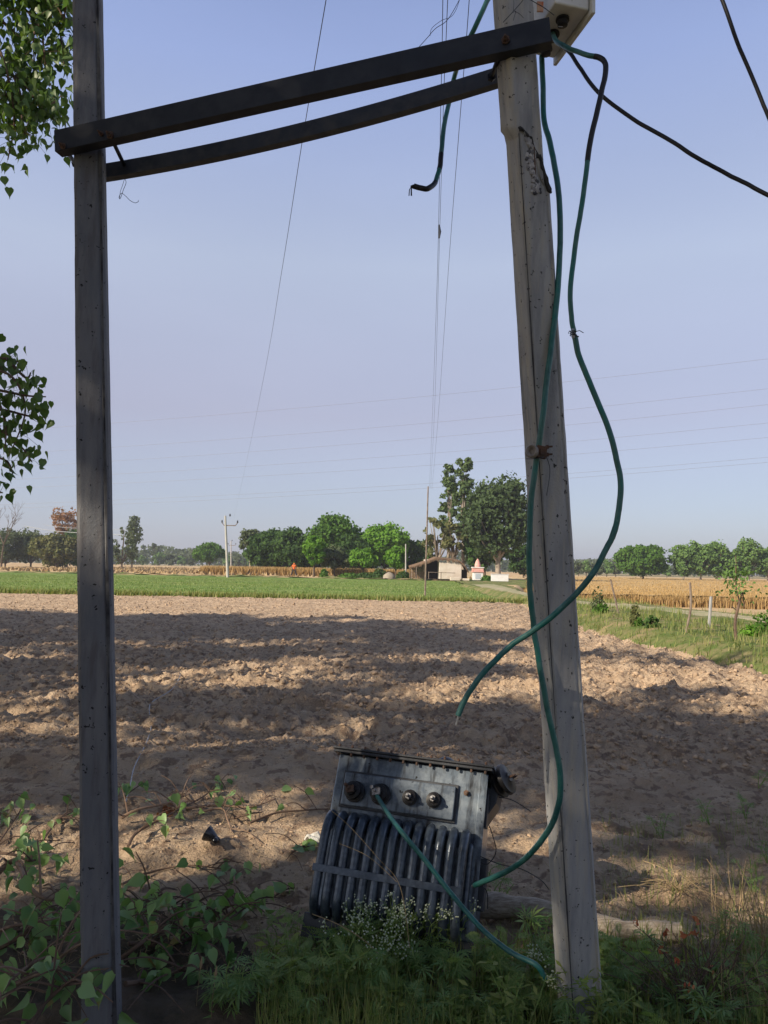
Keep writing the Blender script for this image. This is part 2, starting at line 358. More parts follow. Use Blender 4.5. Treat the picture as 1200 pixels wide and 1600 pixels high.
# ------------------------------------------------------------------ terrain
def path_x(y): return np.where(y < 36, 11-.3*(y-22), 6.8+(y-36)*.05)
def Hground(x, y):
    """terrain height and ploughed mask"""
    xe = 5.3+.006*(np.minimum(y, 34)-22)**2-.02*np.maximum(y-34, 0)+.05*np.maximum(12-y, 0)**2+.25*fbm(y*.6, y*0, 3, 2)
    inb = x-xe
    bk = sstep(0, 1.1, inb)
    plough = sstep(6.0, 7.4, y+.6*fbm(x*.5, y*.5, 3, 3))
    near = 1-sstep(3.0, 3.6, y+.1*x)
    z = .05*fbm(x*.35, y*.35, 3, 9)
    # ploughed lumps
    wx = x+.12*fbm(x*3, y*3, 2, 21); wy = y+.12*fbm(x*3+9, y*3, 2, 22)
    d1, h1 = worley(wx*2.6, wy*3.4, 31); d2, h2 = worley(wx*7, wy*8, 41); d3, h3 = worley(x*16, y*17, 51)
    lump = .05*(1-np.clip(d1, 0, 1))*(h1**1.5)+.055*np.maximum(0, 1-d2*1.25)*h2+.022*np.maximum(0, 1-d3*1.3)*h3+.09*np.abs(fbm(x*3.1, y*3.6, 4, 111))+.03*np.abs(fbm(x*14, y*15, 3, 112))
    fur = .035*np.sin((y*.96+x*.28+.5*fbm(x*.4, y*.4, 2, 77))*2*np.pi/1.15)+.05*fbm(x*1.2, y*1.9, 4, 71)
    z = z+plough*(1-bk)*(lump*(1.55-.75*sstep(9, 28, y))+fur*(1-.4*sstep(12, 28, y)))
    # smoother trodden soil in between
    rid = .12*fbm(x*1.1+3, y*3.2, 4, 81)+.05*fbm(x*6, y*9, 4, 82)+.04*np.abs(fbm(x*13, y*15, 3, 83))+.05*np.maximum(0, fbm(x*2.3, y*5.5, 4, 84)-.08)+.010*(1-np.clip(d2*1.3, 0, 1))*h2+.006*(1-np.clip(d3, 0, 1))*h3*h1
    z = z+(1-plough)*rid*1.35
    # low ridge of thrown up earth where ploughing starts
    z = z+.09*np.exp(-((y-6.5-.35*np.sin(x*.8))/.45)**2)*(1+.8*fbm(x*2, y*2, 3, 91))
    # crossing furrows (right side, running away from the camera)
    z = z+.03*np.sin((x*.9-y*.32)*2*np.pi/.55)*sstep(2.2, 3.4, x)*sstep(9, 10.5, y)*(1-bk)
    pd = x-path_x(y)
    z = z*(1-bk)+bk*(.30+.12*fbm(x*.8, y*.8, 4, 95)+.05*fbm(x*5, y*5, 3, 96))
    z = z-.08*np.exp(-((inb-.1)/.3)**2)
    z = z-bk*.88*sstep(.172*y, .2*y, x)*sstep(1.0, 9.0, np.where(pd > .9, np.maximum(pd, (y-38)*.9), pd))
    z = z*(1-sstep(35.5, 36.5, y)*(1-bk))-.06*sstep(35.5, 36.5, y)*(1-bk)
    return z, plough, bk, inb
def grid_sheet(name, ys, smax, ns, xoff, func):
    s = np.linspace(-smax, smax, ns)
    Yg, Sg = np.meshgrid(ys, s, indexing='ij')
    X = Sg*(Yg+1.2)+xoff; V = np.stack([X, Yg, np.zeros_like(X)], -1)
    return X, Yg
ys = np.concatenate([np.linspace(-6, 1.0, 20), 1.0*np.exp(np.linspace(0, math.log(36.5), 760))[1:], np.linspace(36.8, 63, 70)])
s_ = np.concatenate([np.linspace(-2.2, -.62, 40), np.linspace(-.615, .615, 640), np.linspace(.62, 2.2, 40)])
Yg, Sg = np.meshgrid(ys, s_, indexing='ij'); Xg = Sg*(np.maximum(Yg, 0)+2.0)
Zg, pm, bk, inb = Hground(Xg, Yg)
nr, nc = Xg.shape
idx = np.arange(nr*nc).reshape(nr, nc)
Fq = np.stack([idx[:-1, :-1], idx[:-1, 1:], idx[1:, 1:], idx[1:, :-1]], -1).reshape(-1, 4)
me = np_mesh('ground', np.stack([Xg, Yg, Zg], -1).reshape(-1, 3), Fq)
fx = Xg[:-1, :-1]; fy = Yg[:-1, :-1]; fb = bk[:-1, :-1]; fi = inb[:-1, :-1]
mi = np.zeros(fx.shape, int)
jit = .5*fbm(fx*1.5, fy*1.5, 3, 5)
mi[(fb > .12+jit*.4)] = 1
mi[(np.abs(fx-path_x(fy)+jit*.6) < .9) & (fi > 1)] = 2
mi[(fx-path_x(fy)+jit*2 > 1.6) & (fi > 1)] = 4
mi[(fy > 36) & (fb < .5)] = 1
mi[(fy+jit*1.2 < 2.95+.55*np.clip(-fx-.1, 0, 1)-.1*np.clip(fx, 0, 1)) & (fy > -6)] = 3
me.polygons.foreach_set('material_index', mi.ravel().astype(np.int32))
o = new_obj('ground', me, [m_soil, m_bank, m_path, m_darksoil, m_stub], kind='structure', smooth=True)
def hz(x, y):
    z, _, _, _ = Hground(np.array([float(x)]), np.array([float(y)])); return float(z[0])
def GT(px, py):           # pixel to terrain point
    p = G(px, py)
    for _ in range(4):
        p = G(px, py, hz(p.x, p.y))
    return p

# far ground sheets
def sheet(name, pts, z, m, kind='structure'):
    mb = MB(); mb.add([(x, y, z) for x, y in pts], [tuple(range(len(pts)))]); return mb.build(name, m, kind=kind)
def nsheet(name, x0, x1, y0, y1, z, m, amp=.05, n=160, cut=None):
    xs = np.linspace(x0, x1, n); yy = np.linspace(y0, y1, n)
    Y2, X2 = np.meshgrid(yy, xs, indexing='ij'); Z2 = z+amp*fbm(X2*.8, Y2*.8, 4, 15)*2
    ii = np.arange(n*n).reshape(n, n); Ff = np.stack([ii[:-1, :-1], ii[:-1, 1:], ii[1:, 1:], ii[1:, :-1]], -1).reshape(-1, 4)
    V = np.stack([X2, Y2, Z2], -1).reshape(-1, 3)
    if cut is not None:
        keep = cut(V[Ff].mean(1)[:, 0], V[Ff].mean(1)[:, 1]); Ff = Ff[keep]
    return new_obj(name, np_mesh(name, V, Ff), m, kind='structure', smooth=True)
sheet('plain', [(-1500, -300), (1500, -300), (1500, 1500), (-1500, 1500)], -.9, m_far)
# green crop strip, wedge running out to the right
def gf_cut(x, y): return (y > 36.6+1.2*np.clip(-x/20, 0, 1.5)) & (x < 5.5+(y-36)*-.05+(y-36)*.10) & (y < 88)
nsheet('green_field', -110, 12, 35.5, 88, .10, m_gfield, .06, 300, gf_cut)
nsheet('field_verge', -110, 22, 88, 91, .16, m_bank, .25, 160, lambda x, y: x < .187*y)
nsheet('stubble_field', -160, 60, 91, 330, .05, m_stub, .3, 240, lambda x, y: x < .187*y)
nsheet('farmyard_ground', 3, 24, 60, 96.5, .2, m_bank, .12, 90, lambda x, y: (x > 5.5+(y-36)*.05) & (x < .187*y))
def rt_cut(x, y): return (x > 5.2+(y-36)*.05)
sheet('wheat_ground', [(12, 61), (200, 61), (200, 330), (60, 330)], -.62, m_stub)

# ------------------------------------------------------------------ clods of ploughed earth
def clods():
    n = 60000
    t = rng.random(n); Y = 6.3*np.exp(t**.9*math.log(36/6.3)); X = rng.uniform(-.66, .66, n)*(Y+1)
    near = rng.random(n) < .2; Y[near] = rng.uniform(3.2, 6.8, near.sum()); X[near] = rng.uniform(-.6, .6, near.sum())*(Y[near]+.5)
    z, pl, bkk, ib = Hground(X, Y); ok = (bkk < .1); X, Y, z = X[ok], Y[ok], z[ok]; n = len(X)
    import bmesh
    bm = bmesh.new(); bmesh.ops.create_icosphere(bm, subdivisions=1, radius=1)
    T = np.array([v.co[:] for v in bm.verts]); F = np.array([[v.index for v in f.verts] for f in bm.faces]); bm.free()
    parts = []
    for k in range(12):
        Tk = T*(1+rng.uniform(-.6, .35, (len(T), 1)))+rng.normal(0, .12, T.shape); sel = np.arange(k, n, 12)
        s = np.minimum(.006+rng.exponential(.0105, len(sel)), .045)*np.clip(Y[sel]/10, .7, 1.15)
        s[Y[sel] < 6.2] *= .5
        sc = np.stack([s*rng.uniform(.8, 1.5, len(sel)), s*rng.uniform(.8, 1.3, len(sel)), s*rng.uniform(.45, .9, len(sel))], 1)
        Rm = rand_rot(len(sel), np.tile([[0., 0, 1]], (len(sel), 1)), .35)
        C = np.stack([X[sel], Y[sel], z[sel]+s*.1], 1); parts.append(inst(Tk, [F], C, Rm, sc))
    V, F = merge(parts)
    new_obj('soil_clods', np_mesh('soil_clods', V, F), m_clod, kind='stuff', label='loose clods of dry earth scattered over the ploughed field', cat='soil clods')
clods()

# ------------------------------------------------------------------ crops (stuff)
def crops():
    n = 60000; Y = rng.uniform(36.2, 76, n)**1.0; X = rng.uniform(-42, 9, n)
    ok = gf_cut(X, Y+.2); X, Y = X[ok], Y[ok]
    V, F = blades_np(np.stack([X, Y, np.full(len(X), .08)], 1), rng.uniform(.04, .11, len(X)), .05, .5)
    new_obj('green_crop', np_mesh('green_crop', V, F), m_gfblade, kind='stuff', label='low bright green crop growing in a strip beyond the ploughed field', cat='crop')
    # ripe wheat on the right: dense near edge plus rolling top
    def edge(x): return 40+.13*(x-9)*-1
    parts = []
    n = 52000; X = rng.uniform(8, 60, n); D = rng.exponential(3.5, n); Y = 47.5+D
    ok = X > .185*Y; X, Y = X[ok], Y[ok]
    Yb = rng.uniform(47.5, 120, 9000); X = np.concatenate([X, .185*Yb+rng.exponential(.8, 9000)]); Y = np.concatenate([Y, Yb]); n = len(X)
    h = rng.uniform(.55, .92, n)+.2*fbm(X*.5, Y*.5, 3, 4)
    parts.append(blades_np(np.stack([X, Y, np.full(n, -.6)], 1), h, .06, .2))
    V, F = merge(parts)
    new_obj('standing_wheat', np_mesh('standing_wheat', V, F), m_wstalk, kind='stuff', label='ripe golden wheat standing beyond the dirt path on the right', cat='wheat')
    xs = np.linspace(7.5, 110, 200); yy = 48.2*np.exp(np.linspace(0, math.log(185/48.2), 160))
    U2 = np.linspace(0, 1, 200)**1.5; Y2 = np.repeat(yy[:, None], 200, 1); X2 = .187*Y2+U2[None, :]*(.8*Y2+20)
    Z2 = .12+.16*fbm(X2*.9, Y2*.9, 4, 33)
    ii = np.arange(200*160).reshape(160, 200); Ff = np.stack([ii[:-1, :-1], ii[:-1, 1:], ii[1:, 1:], ii[1:, :-1]], -1).reshape(-1, 4)
    new_obj('wheat_canopy', np_mesh('wheat_canopy', np.stack([X2, Y2, Z2], -1).reshape(-1, 3), Ff), m_wheat, kind='stuff', label='rolling golden ear tops of the wheat field reaching to the right hand trees', cat='wheat', smooth=True)
    n = 30000; Y = 48*np.exp(rng.random(n)*1.25); X = Y*rng.uniform(.19, .75, n)
    V, F = blades_np(np.stack([X, Y, np.full(n, .02)], 1), rng.uniform(.14, .30, n), .07, .3)
    new_obj('wheat_ears', np_mesh('wheat_ears', V, F), m_wstalk, kind='stuff', label='upright ears rising from the wheat canopy', cat='wheat')
    # wheat strip behind the left tree group
    n = 16000; X = rng.uniform(-24, 4, n); Y = rng.uniform(101, 106, n)
    V, F = blades_np(np.stack([X, Y, np.full(n, .05)], 1), rng.uniform(.9, 1.3, n), .16, .12)
    new_obj('far_wheat', np_mesh('far_wheat', V, F), m_wstalk, kind='stuff', label='strip of tan wheat standing behind the walking person under the trees', cat='wheat')
    # rows of cut sheaves on the stubble, read as texture
    n = 9000; X = rng.uniform(-60, 12, n); Y = np.round(rng.uniform(97, 190, n)/3.6)*3.6+rng.normal(0, .35, n)
    V, F = blades_np(np.stack([X, Y, np.full(n, .1)], 1), rng.uniform(.2, .5, n), .35, .6)
    new_obj('cut_straw', np_mesh('cut_straw', V, F), m_straw, kind='stuff', label='rows of cut straw lying on the far harvested field', cat='straw')
crops()

# ------------------------------------------------------------------ distant trees
def tree(name, label, px, base_py, top_py, wpx, Y, fm, bark=m_bark, style='round', trunk_frac=.18, nl=26, lpl=170, leaf=.36, group=None, lean=0, zb=0.05, gap=0, seed=None):
    rs = np.random.default_rng(seed if seed is not None else int(px*7+top_py))
    base = P(px, base_py, Y); base.z = zb
    top = P(px, top_py, Y).z; H = top-zb; Wd = wpx/FPX*Y
    nl = int(nl*1.7); lpl = int(lpl*.85)
    t = empty(name, base, label, 'tree', group)
    z0 = H*trunk_frac; cz = (z0+H)/2; rz = (H-z0)/2; rx = Wd/2*(1.1 if style != 'column' else 1.15)
    # lobes
    C = []; Rr = []
    for i in range(nl):
        for _ in range(50):
            q = rs.uniform(-1, 1, 3)
            if style == 'round' and np.dot(q, q) > 1: continue
            if style == 'column' and (q[0]**2+q[1]**2 > 1): continue
            if style == 'dome' and (np.dot(q, q) > 1 or (q[2] < -.6 and trunk_frac > .08)): continue
            if style != 'column' and np.dot(q, q) < .18: continue
            break
        if style == 'column': taper = 1-.45*abs(q[2])-.25*max(q[2], 0); 
        else: taper = 1
        r = (min(rx, rz)*rs.uniform(.2, .42)) if style != 'column' else rx*rs.uniform(.3, .6)
        k = max(1-r/min(rx, rz)*.75, .35) if style != 'column' else .75
        C.append((q[0]*rx*k*taper, q[1]*rx*k*taper, cz+q[2]*(rz-r*.6)*(1 if style == 'column' else .95))); Rr.append(r)
    C = np.array(C); Rr = np.array(Rr)
    nle = int(nl*lpl); which = rs.integers(0, nl, nle)
    d = rs.normal(size=(nle, 3)); d /= np.linalg.norm(d, axis=1, keepdims=True)
    d[:, 2] = np.where(rs.random(nle) < .35, np.abs(d[:, 2]), d[:, 2])
    rad = Rr[which]*rs.uniform(.55, 1.08, nle)**.7
    rad = rad*(1+.9*fbm(d[:, 0]*2.2+which*3.1, d[:, 2]*2.2+d[:, 1]*1.7, 3, 12))
    pts = C[which]+d*rad[:, None]*np.array([1, 1, .82])+rs.normal(size=(nle, 3))*Rr[which][:, None]*.13
    if gap:
        hsh = fbm(pts[:, 0]*1.1/leaf*.4, pts[:, 2]*1.1/leaf*.4, 3, 61); pts = pts[hsh > gap]; d = d[hsh > gap]
    n = len(pts)
    global rng
    Rm = rand_rot(n, d, .75)
    V, F = inst(T_QUAD, F_QUAD, pts, Rm, rs.uniform(.55, 1.25, n)*leaf)
    new_obj('crown', np_mesh('crown', V, F), fm, t)
    mb = MB(); tr = max(H*.02, .07)*(1.25 if style != 'column' else .7)
    mb.tube([(0, 0, -.4), (lean*.3, 0, z0*.6), (lean, 0, z0+rz*.3), (lean*1.2, .1, z0+rz*1.1)], [tr*1.35, tr, tr*.75, tr*.3], 8)
    for i in range(min(nl, 14)):
        c = C[i]; mb.tube([(lean*.6, 0, z0*(.7+.3*rs.random())+rz*.15), (c[0]*.5+lean*.3, c[1]*.5, (c[2]+z0)/2), tuple(c)], [tr*.5, tr*.3, tr*.12], 5)
    mb.build('trunk', bark, t, smooth=True)
    return t
GL = 'trees far across the fields on the left'; GC = 'clump of trees around the hut'; GR = 'trees beyond the wheat on the right'; GF = 'hazy far treeline'
tree('bushy_tree', 'olive green bushy tree at the left edge of the far fields', 8, 884, 826, 84, 150, f_grey, style='dome', trunk_frac=.02, nl=24, group=GL)
tree('bushy_tree', 'dull green low tree left of the rust brown crown', 48, 884, 822, 74, 152, f_grey, style='dome', trunk_frac=.02, nl=24, group=GL, seed=3)
tree('rust_tree', 'tree with rust brown thinning foliage above the left treeline', 103, 884, 790, 58, 165, f_rust, trunk_frac=.45, nl=18, lpl=110, gap=-.03, group=GL)
tree('bushy_tree', 'dark olive bush mass directly left of the left concrete pole', 88, 887, 832, 80, 140, f_olive, style='dome', trunk_frac=.0, nl=40, group=GL, seed=5)
tree('bushy_tree', 'dark green bush tree half hidden by the left concrete pole', 122, 887, 826, 60, 142, f_dark, style='dome', trunk_frac=.0, nl=26, group=GL, seed=6)
tree('feathery_tree', 'feathery grey green tree just right of the left concrete pole', 190, 886, 822, 42, 160, f_grey, trunk_frac=.05, nl=20, lpl=110, gap=-.02, group=GL)
tree('feathery_tree', 'tall thin feathery tree with wispy top right of the left pole', 206, 886, 806, 22, 170, f_grey, style='column', trunk_frac=.15, nl=18, lpl=70, gap=0, group=GL)
for i, (x, ty, w) in enumerate([(222, 868, 22), (242, 846, 16), (248, 862, 26), (268, 864, 24), (284, 868, 22), (298, 866, 18), (356, 868, 20), (372, 866, 24), (384, 870, 24), (904, 876, 20), (916, 873, 18), (932, 878, 20), (948, 875, 22), (962, 879, 18), (1042, 882, 18)]):
    yb = 320 if x < 800 else 230
    tree('far_tree', ['small hazy tree in the far treeline, %s' % k for k in ('beside the left pole', 'pointed and taller than its neighbours', 'right of the pointed one', 'midway to the round tree', 'in the low dip of the line', 'just left of the round tree', 'behind the distant utility pole', 'right of the distant utility pole', 'left of the dark tree clump', 'touching the right pole', 'second from the right pole', 'third from the right pole', 'fourth from the right pole', 'just left of the right round tree', 'just right of the right round tree')][i],
         x, hor(x)+5, ty, w, yb, f_grey if i % 2 else f_pop, style='dome', trunk_frac=.05, nl=10, lpl=90, leaf=.6, group=GF)
tree('round_tree', 'compact round bright green tree left of the distant utility pole', 327, 887, 847, 55, 185, f_mid, style='dome', trunk_frac=.16, nl=30, lpl=200, group=GL)
tree('thin_tree', 'thin greyish tree at the left end of the middle clump', 391, 892, 821, 34, 128, f_grey, nl=14, lpl=60, gap=.0, trunk_frac=.3, group=GC, bark=m_barkp)
tree('dark_tree', 'broad dark green tree at the left of the middle clump', 416, 894, 825, 66, 124, f_dark, trunk_frac=.04, nl=32, lpl=230, group=GC)
tree('dark_tree', 'dark rounded tree second in the middle clump', 458, 896, 823, 66, 120, f_dark, trunk_frac=.04, nl=32, lpl=230, group=GC, seed=21)
tree('tall_tree', 'tallest leafy tree of the middle clump with uneven top', 521, 899, 800, 84, 118, f_mid, trunk_frac=.14, nl=36, lpl=230, group=GC)
tree('dark_tree', 'dark spreading tree under the tallest tree of the middle clump', 546, 899, 835, 70, 112, f_dark, trunk_frac=.04, nl=28, lpl=220, group=GC, seed=23)
tree('slim_tree', 'slim bright green tree in front of the middle clump near the walking person', 490, 903, 833, 33, 98, f_bright, style='round', trunk_frac=.24, nl=18, lpl=190, leaf=.34, group=GC)
tree('drooping_tree', 'drooping grey green tree below the tallest tree', 522, 902, 853, 48, 100, f_grey, trunk_frac=.25, nl=18, lpl=170, leaf=.34, group=GC)
tree('leafy_tree', 'large bright green tree right of the tallest one', 600, 899, 817, 76, 116, f_bright, trunk_frac=.14, nl=34, lpl=220, group=GC)
tree('small_tree', 'small bright green round tree left in front of the large bright tree', 567, 903, 855, 44, 98, f_bright, style='dome', trunk_frac=.24, nl=18, lpl=190, leaf=.34, group=GC)
tree('small_tree', 'small bright green tree just left of the thatched hut', 618, 906, 853, 37, 95, f_bright, trunk_frac=.26, nl=18, lpl=190, leaf=.34, group=GC)
tree('dark_tree', 'dull dark tree behind the left end of the hut', 648, 900, 845, 56, 118, f_dark, trunk_frac=.04, nl=24, lpl=180, group=GC, seed=27)
tree('sparse_tree', 'sparse yellowish tree behind the hut roof', 683, 900, 800, 52, 108, f_olive, bark=m_barkp, trunk_frac=.22, nl=20, lpl=85, leaf=.42, gap=-.02, group=GC)
tree('eucalyptus_tree', 'tall eucalyptus with pale trunk, left of the twin tops', 700, 904, 726, 30, 108, f_euc, bark=m_barkp, style='column', trunk_frac=.3, nl=34, lpl=100, leaf=.34, gap=-.08, group=GC)
tree('eucalyptus_tree', 'tallest eucalyptus with pale trunk behind the shrine', 723, 904, 714, 30, 106, f_euc, bark=m_barkp, style='column', trunk_frac=.3, nl=36, lpl=110, leaf=.34, gap=-.08, group=GC)
tree('sparse_tree', 'sparse olive leaved tree low behind the hut wall', 708, 902, 805, 40, 104, f_olive, bark=m_bark, trunk_frac=.3, nl=16, lpl=100, leaf=.38, gap=-.02, group=GC, seed=29)
tree('leafy_tree', 'olive green tree between the eucalyptus pair and the big spreading tree', 742, 904, 770, 50, 107, f_grey, trunk_frac=.12, nl=30, lpl=150, leaf=.36, gap=-.08, group=GC, seed=41)
tree('dark_tree', 'dark tree filling the gap between the two left trees of the middle clump', 436, 895, 838, 56, 132, f_dark, trunk_frac=.02, nl=26, lpl=160, group=GC, seed=42)
tree('dark_tree', 'dark tree filling the gap between tallest and large bright tree', 566, 897, 832, 62, 128, f_dark, trunk_frac=.02, nl=28, lpl=160, group=GC, seed=43)
tree('dark_tree', 'dark tree behind the slim bright tree', 484, 896, 832, 56, 130, f_dark, trunk_frac=.02, nl=26, lpl=160, group=GC, seed=44)
tree('spreading_tree', 'big spreading grey green tree left of the right concrete pole', 778, 905, 738, 106, 100, f_spread, bark=m_barkp, trunk_frac=.14, nl=62, lpl=230, leaf=.34, gap=-.12, group=GC)
tree('spreading_tree', 'dark understorey tree behind the shrine', 757, 904, 820, 62, 104, f_dark, trunk_frac=.18, nl=26, lpl=180, leaf=.4, group=GC, seed=31)
tree('dark_tree', 'dark low tree partly hidden by the right concrete pole', 818, 904, 850, 60, 125, f_dark, trunk_frac=.1, nl=24, lpl=160, group=GC, seed=33)
tree('round_tree', 'broad round green tree beyond the wheat right of the right pole', 1005, 909, 850, 92, 150, f_mid, style='dome', trunk_frac=.07, nl=54, lpl=230, group=GR)
for i, (x, ty, w, lb) in enumerate([(1068, 848, 42, 'left end'), (1095, 842, 46, 'second from left'), (1122, 845, 44, 'middle'), (1148, 858, 40, 'lower one behind the forked sapling'), (1170, 836, 44, 'tallest, near the right edge'), (1200, 850, 44, 'at the right edge')]):
    tree('poplar_tree', 'pale green light leaved tree in the right hand row, ' + lb, x, 912, ty, w, 150, f_pop, bark=m_barkp, trunk_frac=.08, nl=34, lpl=170, gap=-.12, group=GR)
# leafless tree at far left
def bare_tree():
    b = P(2, 884, 145); b.z = 0
    mb = MB()
    def br(p, d, l, r, k):
        q = p+d*l; mb.tube([p, (p+q)/2+Vector((random.uniform(-.1, .1)*l,)*3)*.5, q], [r, r*.8, r*.55], 5, cap=False)
        if k == 0: return
        for _ in range(3):
            dd = (d+Vector((random.uniform(-.8, .8), random.uniform(-.8, .8), random.uniform(-.1, .6)))).normalized()
            br(q, dd, l*random.uniform(.6, .8), r*.55, k-1)
    br(Vector((0, 0, 0)), Vector((.05, 0, 1)), 4.4, .2, 4)
    t = empty('bare_tree', b, 'leafless grey tree at the far left edge above the bushes', 'tree', GL)
    mb.build('branches', m_bark, t)
bare_tree()
def far_wood():
    n = 30000; X = rng.uniform(-330, 330, n); Yf = rng.uniform(395, 430, n)
    hgt = 7+9*fbm(X*.05, X*0, 4, 5)+4*fbm(X*.2, X*0, 3, 6); hgt = np.where(X < 60, hgt, hgt*.9)
    Z = rng.random(n)**.7*np.maximum(hgt, 2)
    V, F = inst(T_QUAD, F_QUAD, np.stack([X, Yf, Z], 1), rand_rot(n), rng.uniform(.8, 1.6, n))
    new_obj('far_wood', np_mesh('far_wood', V, F), f_grey, kind='stuff', label='hazy far off wood along the horizon', cat='wood')
far_wood()

# ------------------------------------------------------------------ hut, shrine, wall
def farm():
    Y = 86; b = P(690, 906, Y); b.z = .3
    k = Y/FPX
    def X(px): return (px-690)*k
    t = empty('thatched_hut', b, 'thatched mud hut with pale end wall and open dark lean-to', 'hut')
    mb = MB(); mb.bx(X(686), X(721), 0, 3.4, 0, 1.9); mb.bx(X(664), X(686)-.003, 2.8, 3.4, 0, 2.2)
    mb.build('wall', m_mud, t, bevel=.05)
    mb = MB(); mb.bx(X(668), X(686)-.01, 2.55, 2.75, 0, 2.1); mb.build('doorway', m_hutshade, t)  # solid dark slab, paints the shade inside the opening
    mb = MB(); mb.bx(X(721)+.02, X(731), .9, 3.0, 0, 1.1); mb.build('side_interior_shade', m_hutshade, t)  # solid dark block, paints the shade under the roof end
    # thatch roof: ridge at left of pale wall, slopes both sides
    def slab(mb, pts, th, y0, y1):
        n = len(pts); vs = [(x, y0, z) for x, z in pts]+[(x, y0, z-th) for x, z in pts]+[(x, y1, z+.2) for x, z in pts]+[(x, y1, z-th+.2) for x, z in pts]
        fs = []
        for i in range(n-1):
            fs += [(i, i+1, n+i+1, n+i), (2*n+i, 3*n+i, 3*n+i+1, 2*n+i+1), (i, 2*n+i, 2*n+i+1, i+1), (n+i, n+i+1, 3*n+i+1, 3*n+i)]
        fs += [(0, n, 3*n, 2*n), (n-1, 3*n-1, 4*n-1, 2*n-1)]
        mb.add(vs, fs)
    mb = MB()
    pts = [(X(640), 1.25), (X(655), 1.6), (X(668), 1.95), (X(681), 2.36), (X(690), 2.3), (X(705), 2.22), (X(718), 2.1), (X(726), 1.6), (X(732), .9)]
    slab(mb, pts, .13, -.16, 3.8)
    for _ in range(260):
        i = random.randrange(len(pts)-1); u = random.random(); x = pts[i][0]*(1-u)+pts[i+1][0]*u; z = pts[i][1]*(1-u)+pts[i+1][1]*u
        mb.tube([(x, -.15, z-.02), (x+random.uniform(-.06, .06), -.22, z-random.uniform(.14, .3))], .025, 3)
    mb.build('roof', m_thatch, t)
    for px, h in ((643, 1.1), (650, 1.3), (664, 1.7)):
        mb = MB(); mb.tube([(X(px), -.3, 0), (X(px)+.03, -.3, h)], .05, 6); mb.build('support_post', m_post, t)
    mb = MB()
    for i in range(9): mb.tube([(X(641+i*2.6), 1.0, 0), (X(641+i*2.6), 1.0, 1.15+.1*i*.8)], .07, 5)
    mb.bx(X(640), X(664), .98, 1.02, .1, .8); mb.build('stick_screen', m_thatch, t)
    mb = MB(); mb.tube([(X(668), -1, .75), (X(710), -1, .72)], .035, 5); mb.tube([(X(669), -1, 0), (X(669), -1, .8)], .04, 5); mb.tube([(X(688), -1, 0), (X(688), -1, .8)], .04, 5)
    q = empty('hitching_rail', b, 'low pole rail in front of the hut doorway', 'rail'); mb.build('rail', m_post, q)
    mb = MB(); mb.bx(X(702), X(717), -1.4, -.6, -.1, .28); mb.bx(X(722), X(732), -.9, -.2, -.1, .14)
    o = mb.build('stone_slab', m_mud, bevel=.04, label='low pale mud platform in front of the hut wall', cat='platform'); o.location = b
    # shrine
    b2 = P(747, 908, 84); b2.z = .3; k = 84/FPX
    t = empty('small_shrine', b2, 'small white and pink roadside shrine with a cone spire beside the hut', 'shrine')
    mb = MB(); mb.bx(-.52, .52, 0, 1.0, 0, .85); mb.build('base', m_white, t, bevel=.02)
    mb = MB(); mb.bx(-.62, .62, -.1, 1.1, .853, 1.02); mb.bx(-.58, .58, -.06, 1.06, 1.023, 1.32); mb.build('cornice', m_pink, t, bevel=.02)
    mb = MB(); mb.bx(-.65, .65, -.13, 1.13, 1.323, 1.42); mb.build('roof_slab', m_white, t, bevel=.02)
    mb = MB(); mb.lathe((0, .5, 1.42), (0, 0, 1), [(0, .32), (.25, .33), (.55, .24), (.8, .12), (.92, .03)], 12); mb.build('spire', m_pink, t, smooth=True)
    mb = MB(); mb.bx(-.3, .3, -.012, .1, .12, .7); mb.build('niche_panel', mat('grey_panel', (.4, .45, .5)), t)
    # white wall
    b3 = P(781, 909, 82); b3.z = .25
    mb = MB(); mb.bx(-.92, .92, 0, .25, 0, .72); mb.bx(-.96, .96, -.04, .29, .723, .78)
    o = mb.build('low_wall', m_white, bevel=.02, label='short low whitewashed wall right of the shrine', cat='wall'); o.location = b3
    # white bundle + bush left of hut
    b4 = P(608, 905, 90); b4.z = .15
    mb = MB(); mb.lathe((0, 0, 0), (0, 0, 1), [(0, .75), (.4, .7), (.65, .4), (.8, .1)], 10)
    o = mb.build('straw_heap', mat('sacking', (0.34, 0.3, 0.24), .95, var=(0.25, 0.21, 0.16)), smooth=True, label='pale heap covered with sacking left of the hut', cat='heap'); o.location = b4
    for px, Y, h, w, lb in ((655, 98, .9, 1.4, 'small round shrub left of the drooping tree'), ):
        pass
def shrub(px, py, Y, w, h, m, label, z=.1, leaf=.2, n=700, group=None, name='shrub'):
    b = P(px, py, Y); b.z = z
    d = rng.normal(size=(n, 3)); d /= np.linalg.norm(d, axis=1, keepdims=True); d[:, 2] = abs(d[:, 2])
    pts = d*rng.uniform(.5, 1.05, (n, 1))*np.array([w/2, w/2, h])*(1+.35*fbm(d[:, 0]*3+px, d[:, 1]*3, 3, 3)[:, None])
    V, F = inst(T_QUAD, F_QUAD, pts, rand_rot(n, d, .8), rng.uniform(.5, 1.2, n)*leaf)
    t = empty(name, b, label, 'shrub', group)
    new_obj('foliage', np_mesh('foliage', V, F), m, t)
    mb = MB(); 
    for _ in range(4): mb.tube([(0, 0, -.1), (random.uniform(-.3, .3)*w, random.uniform(-.3, .3)*w, h*.7)], [.03*h, .012*h], 5)
    mb.build('stem', m_twig, t)
farm()
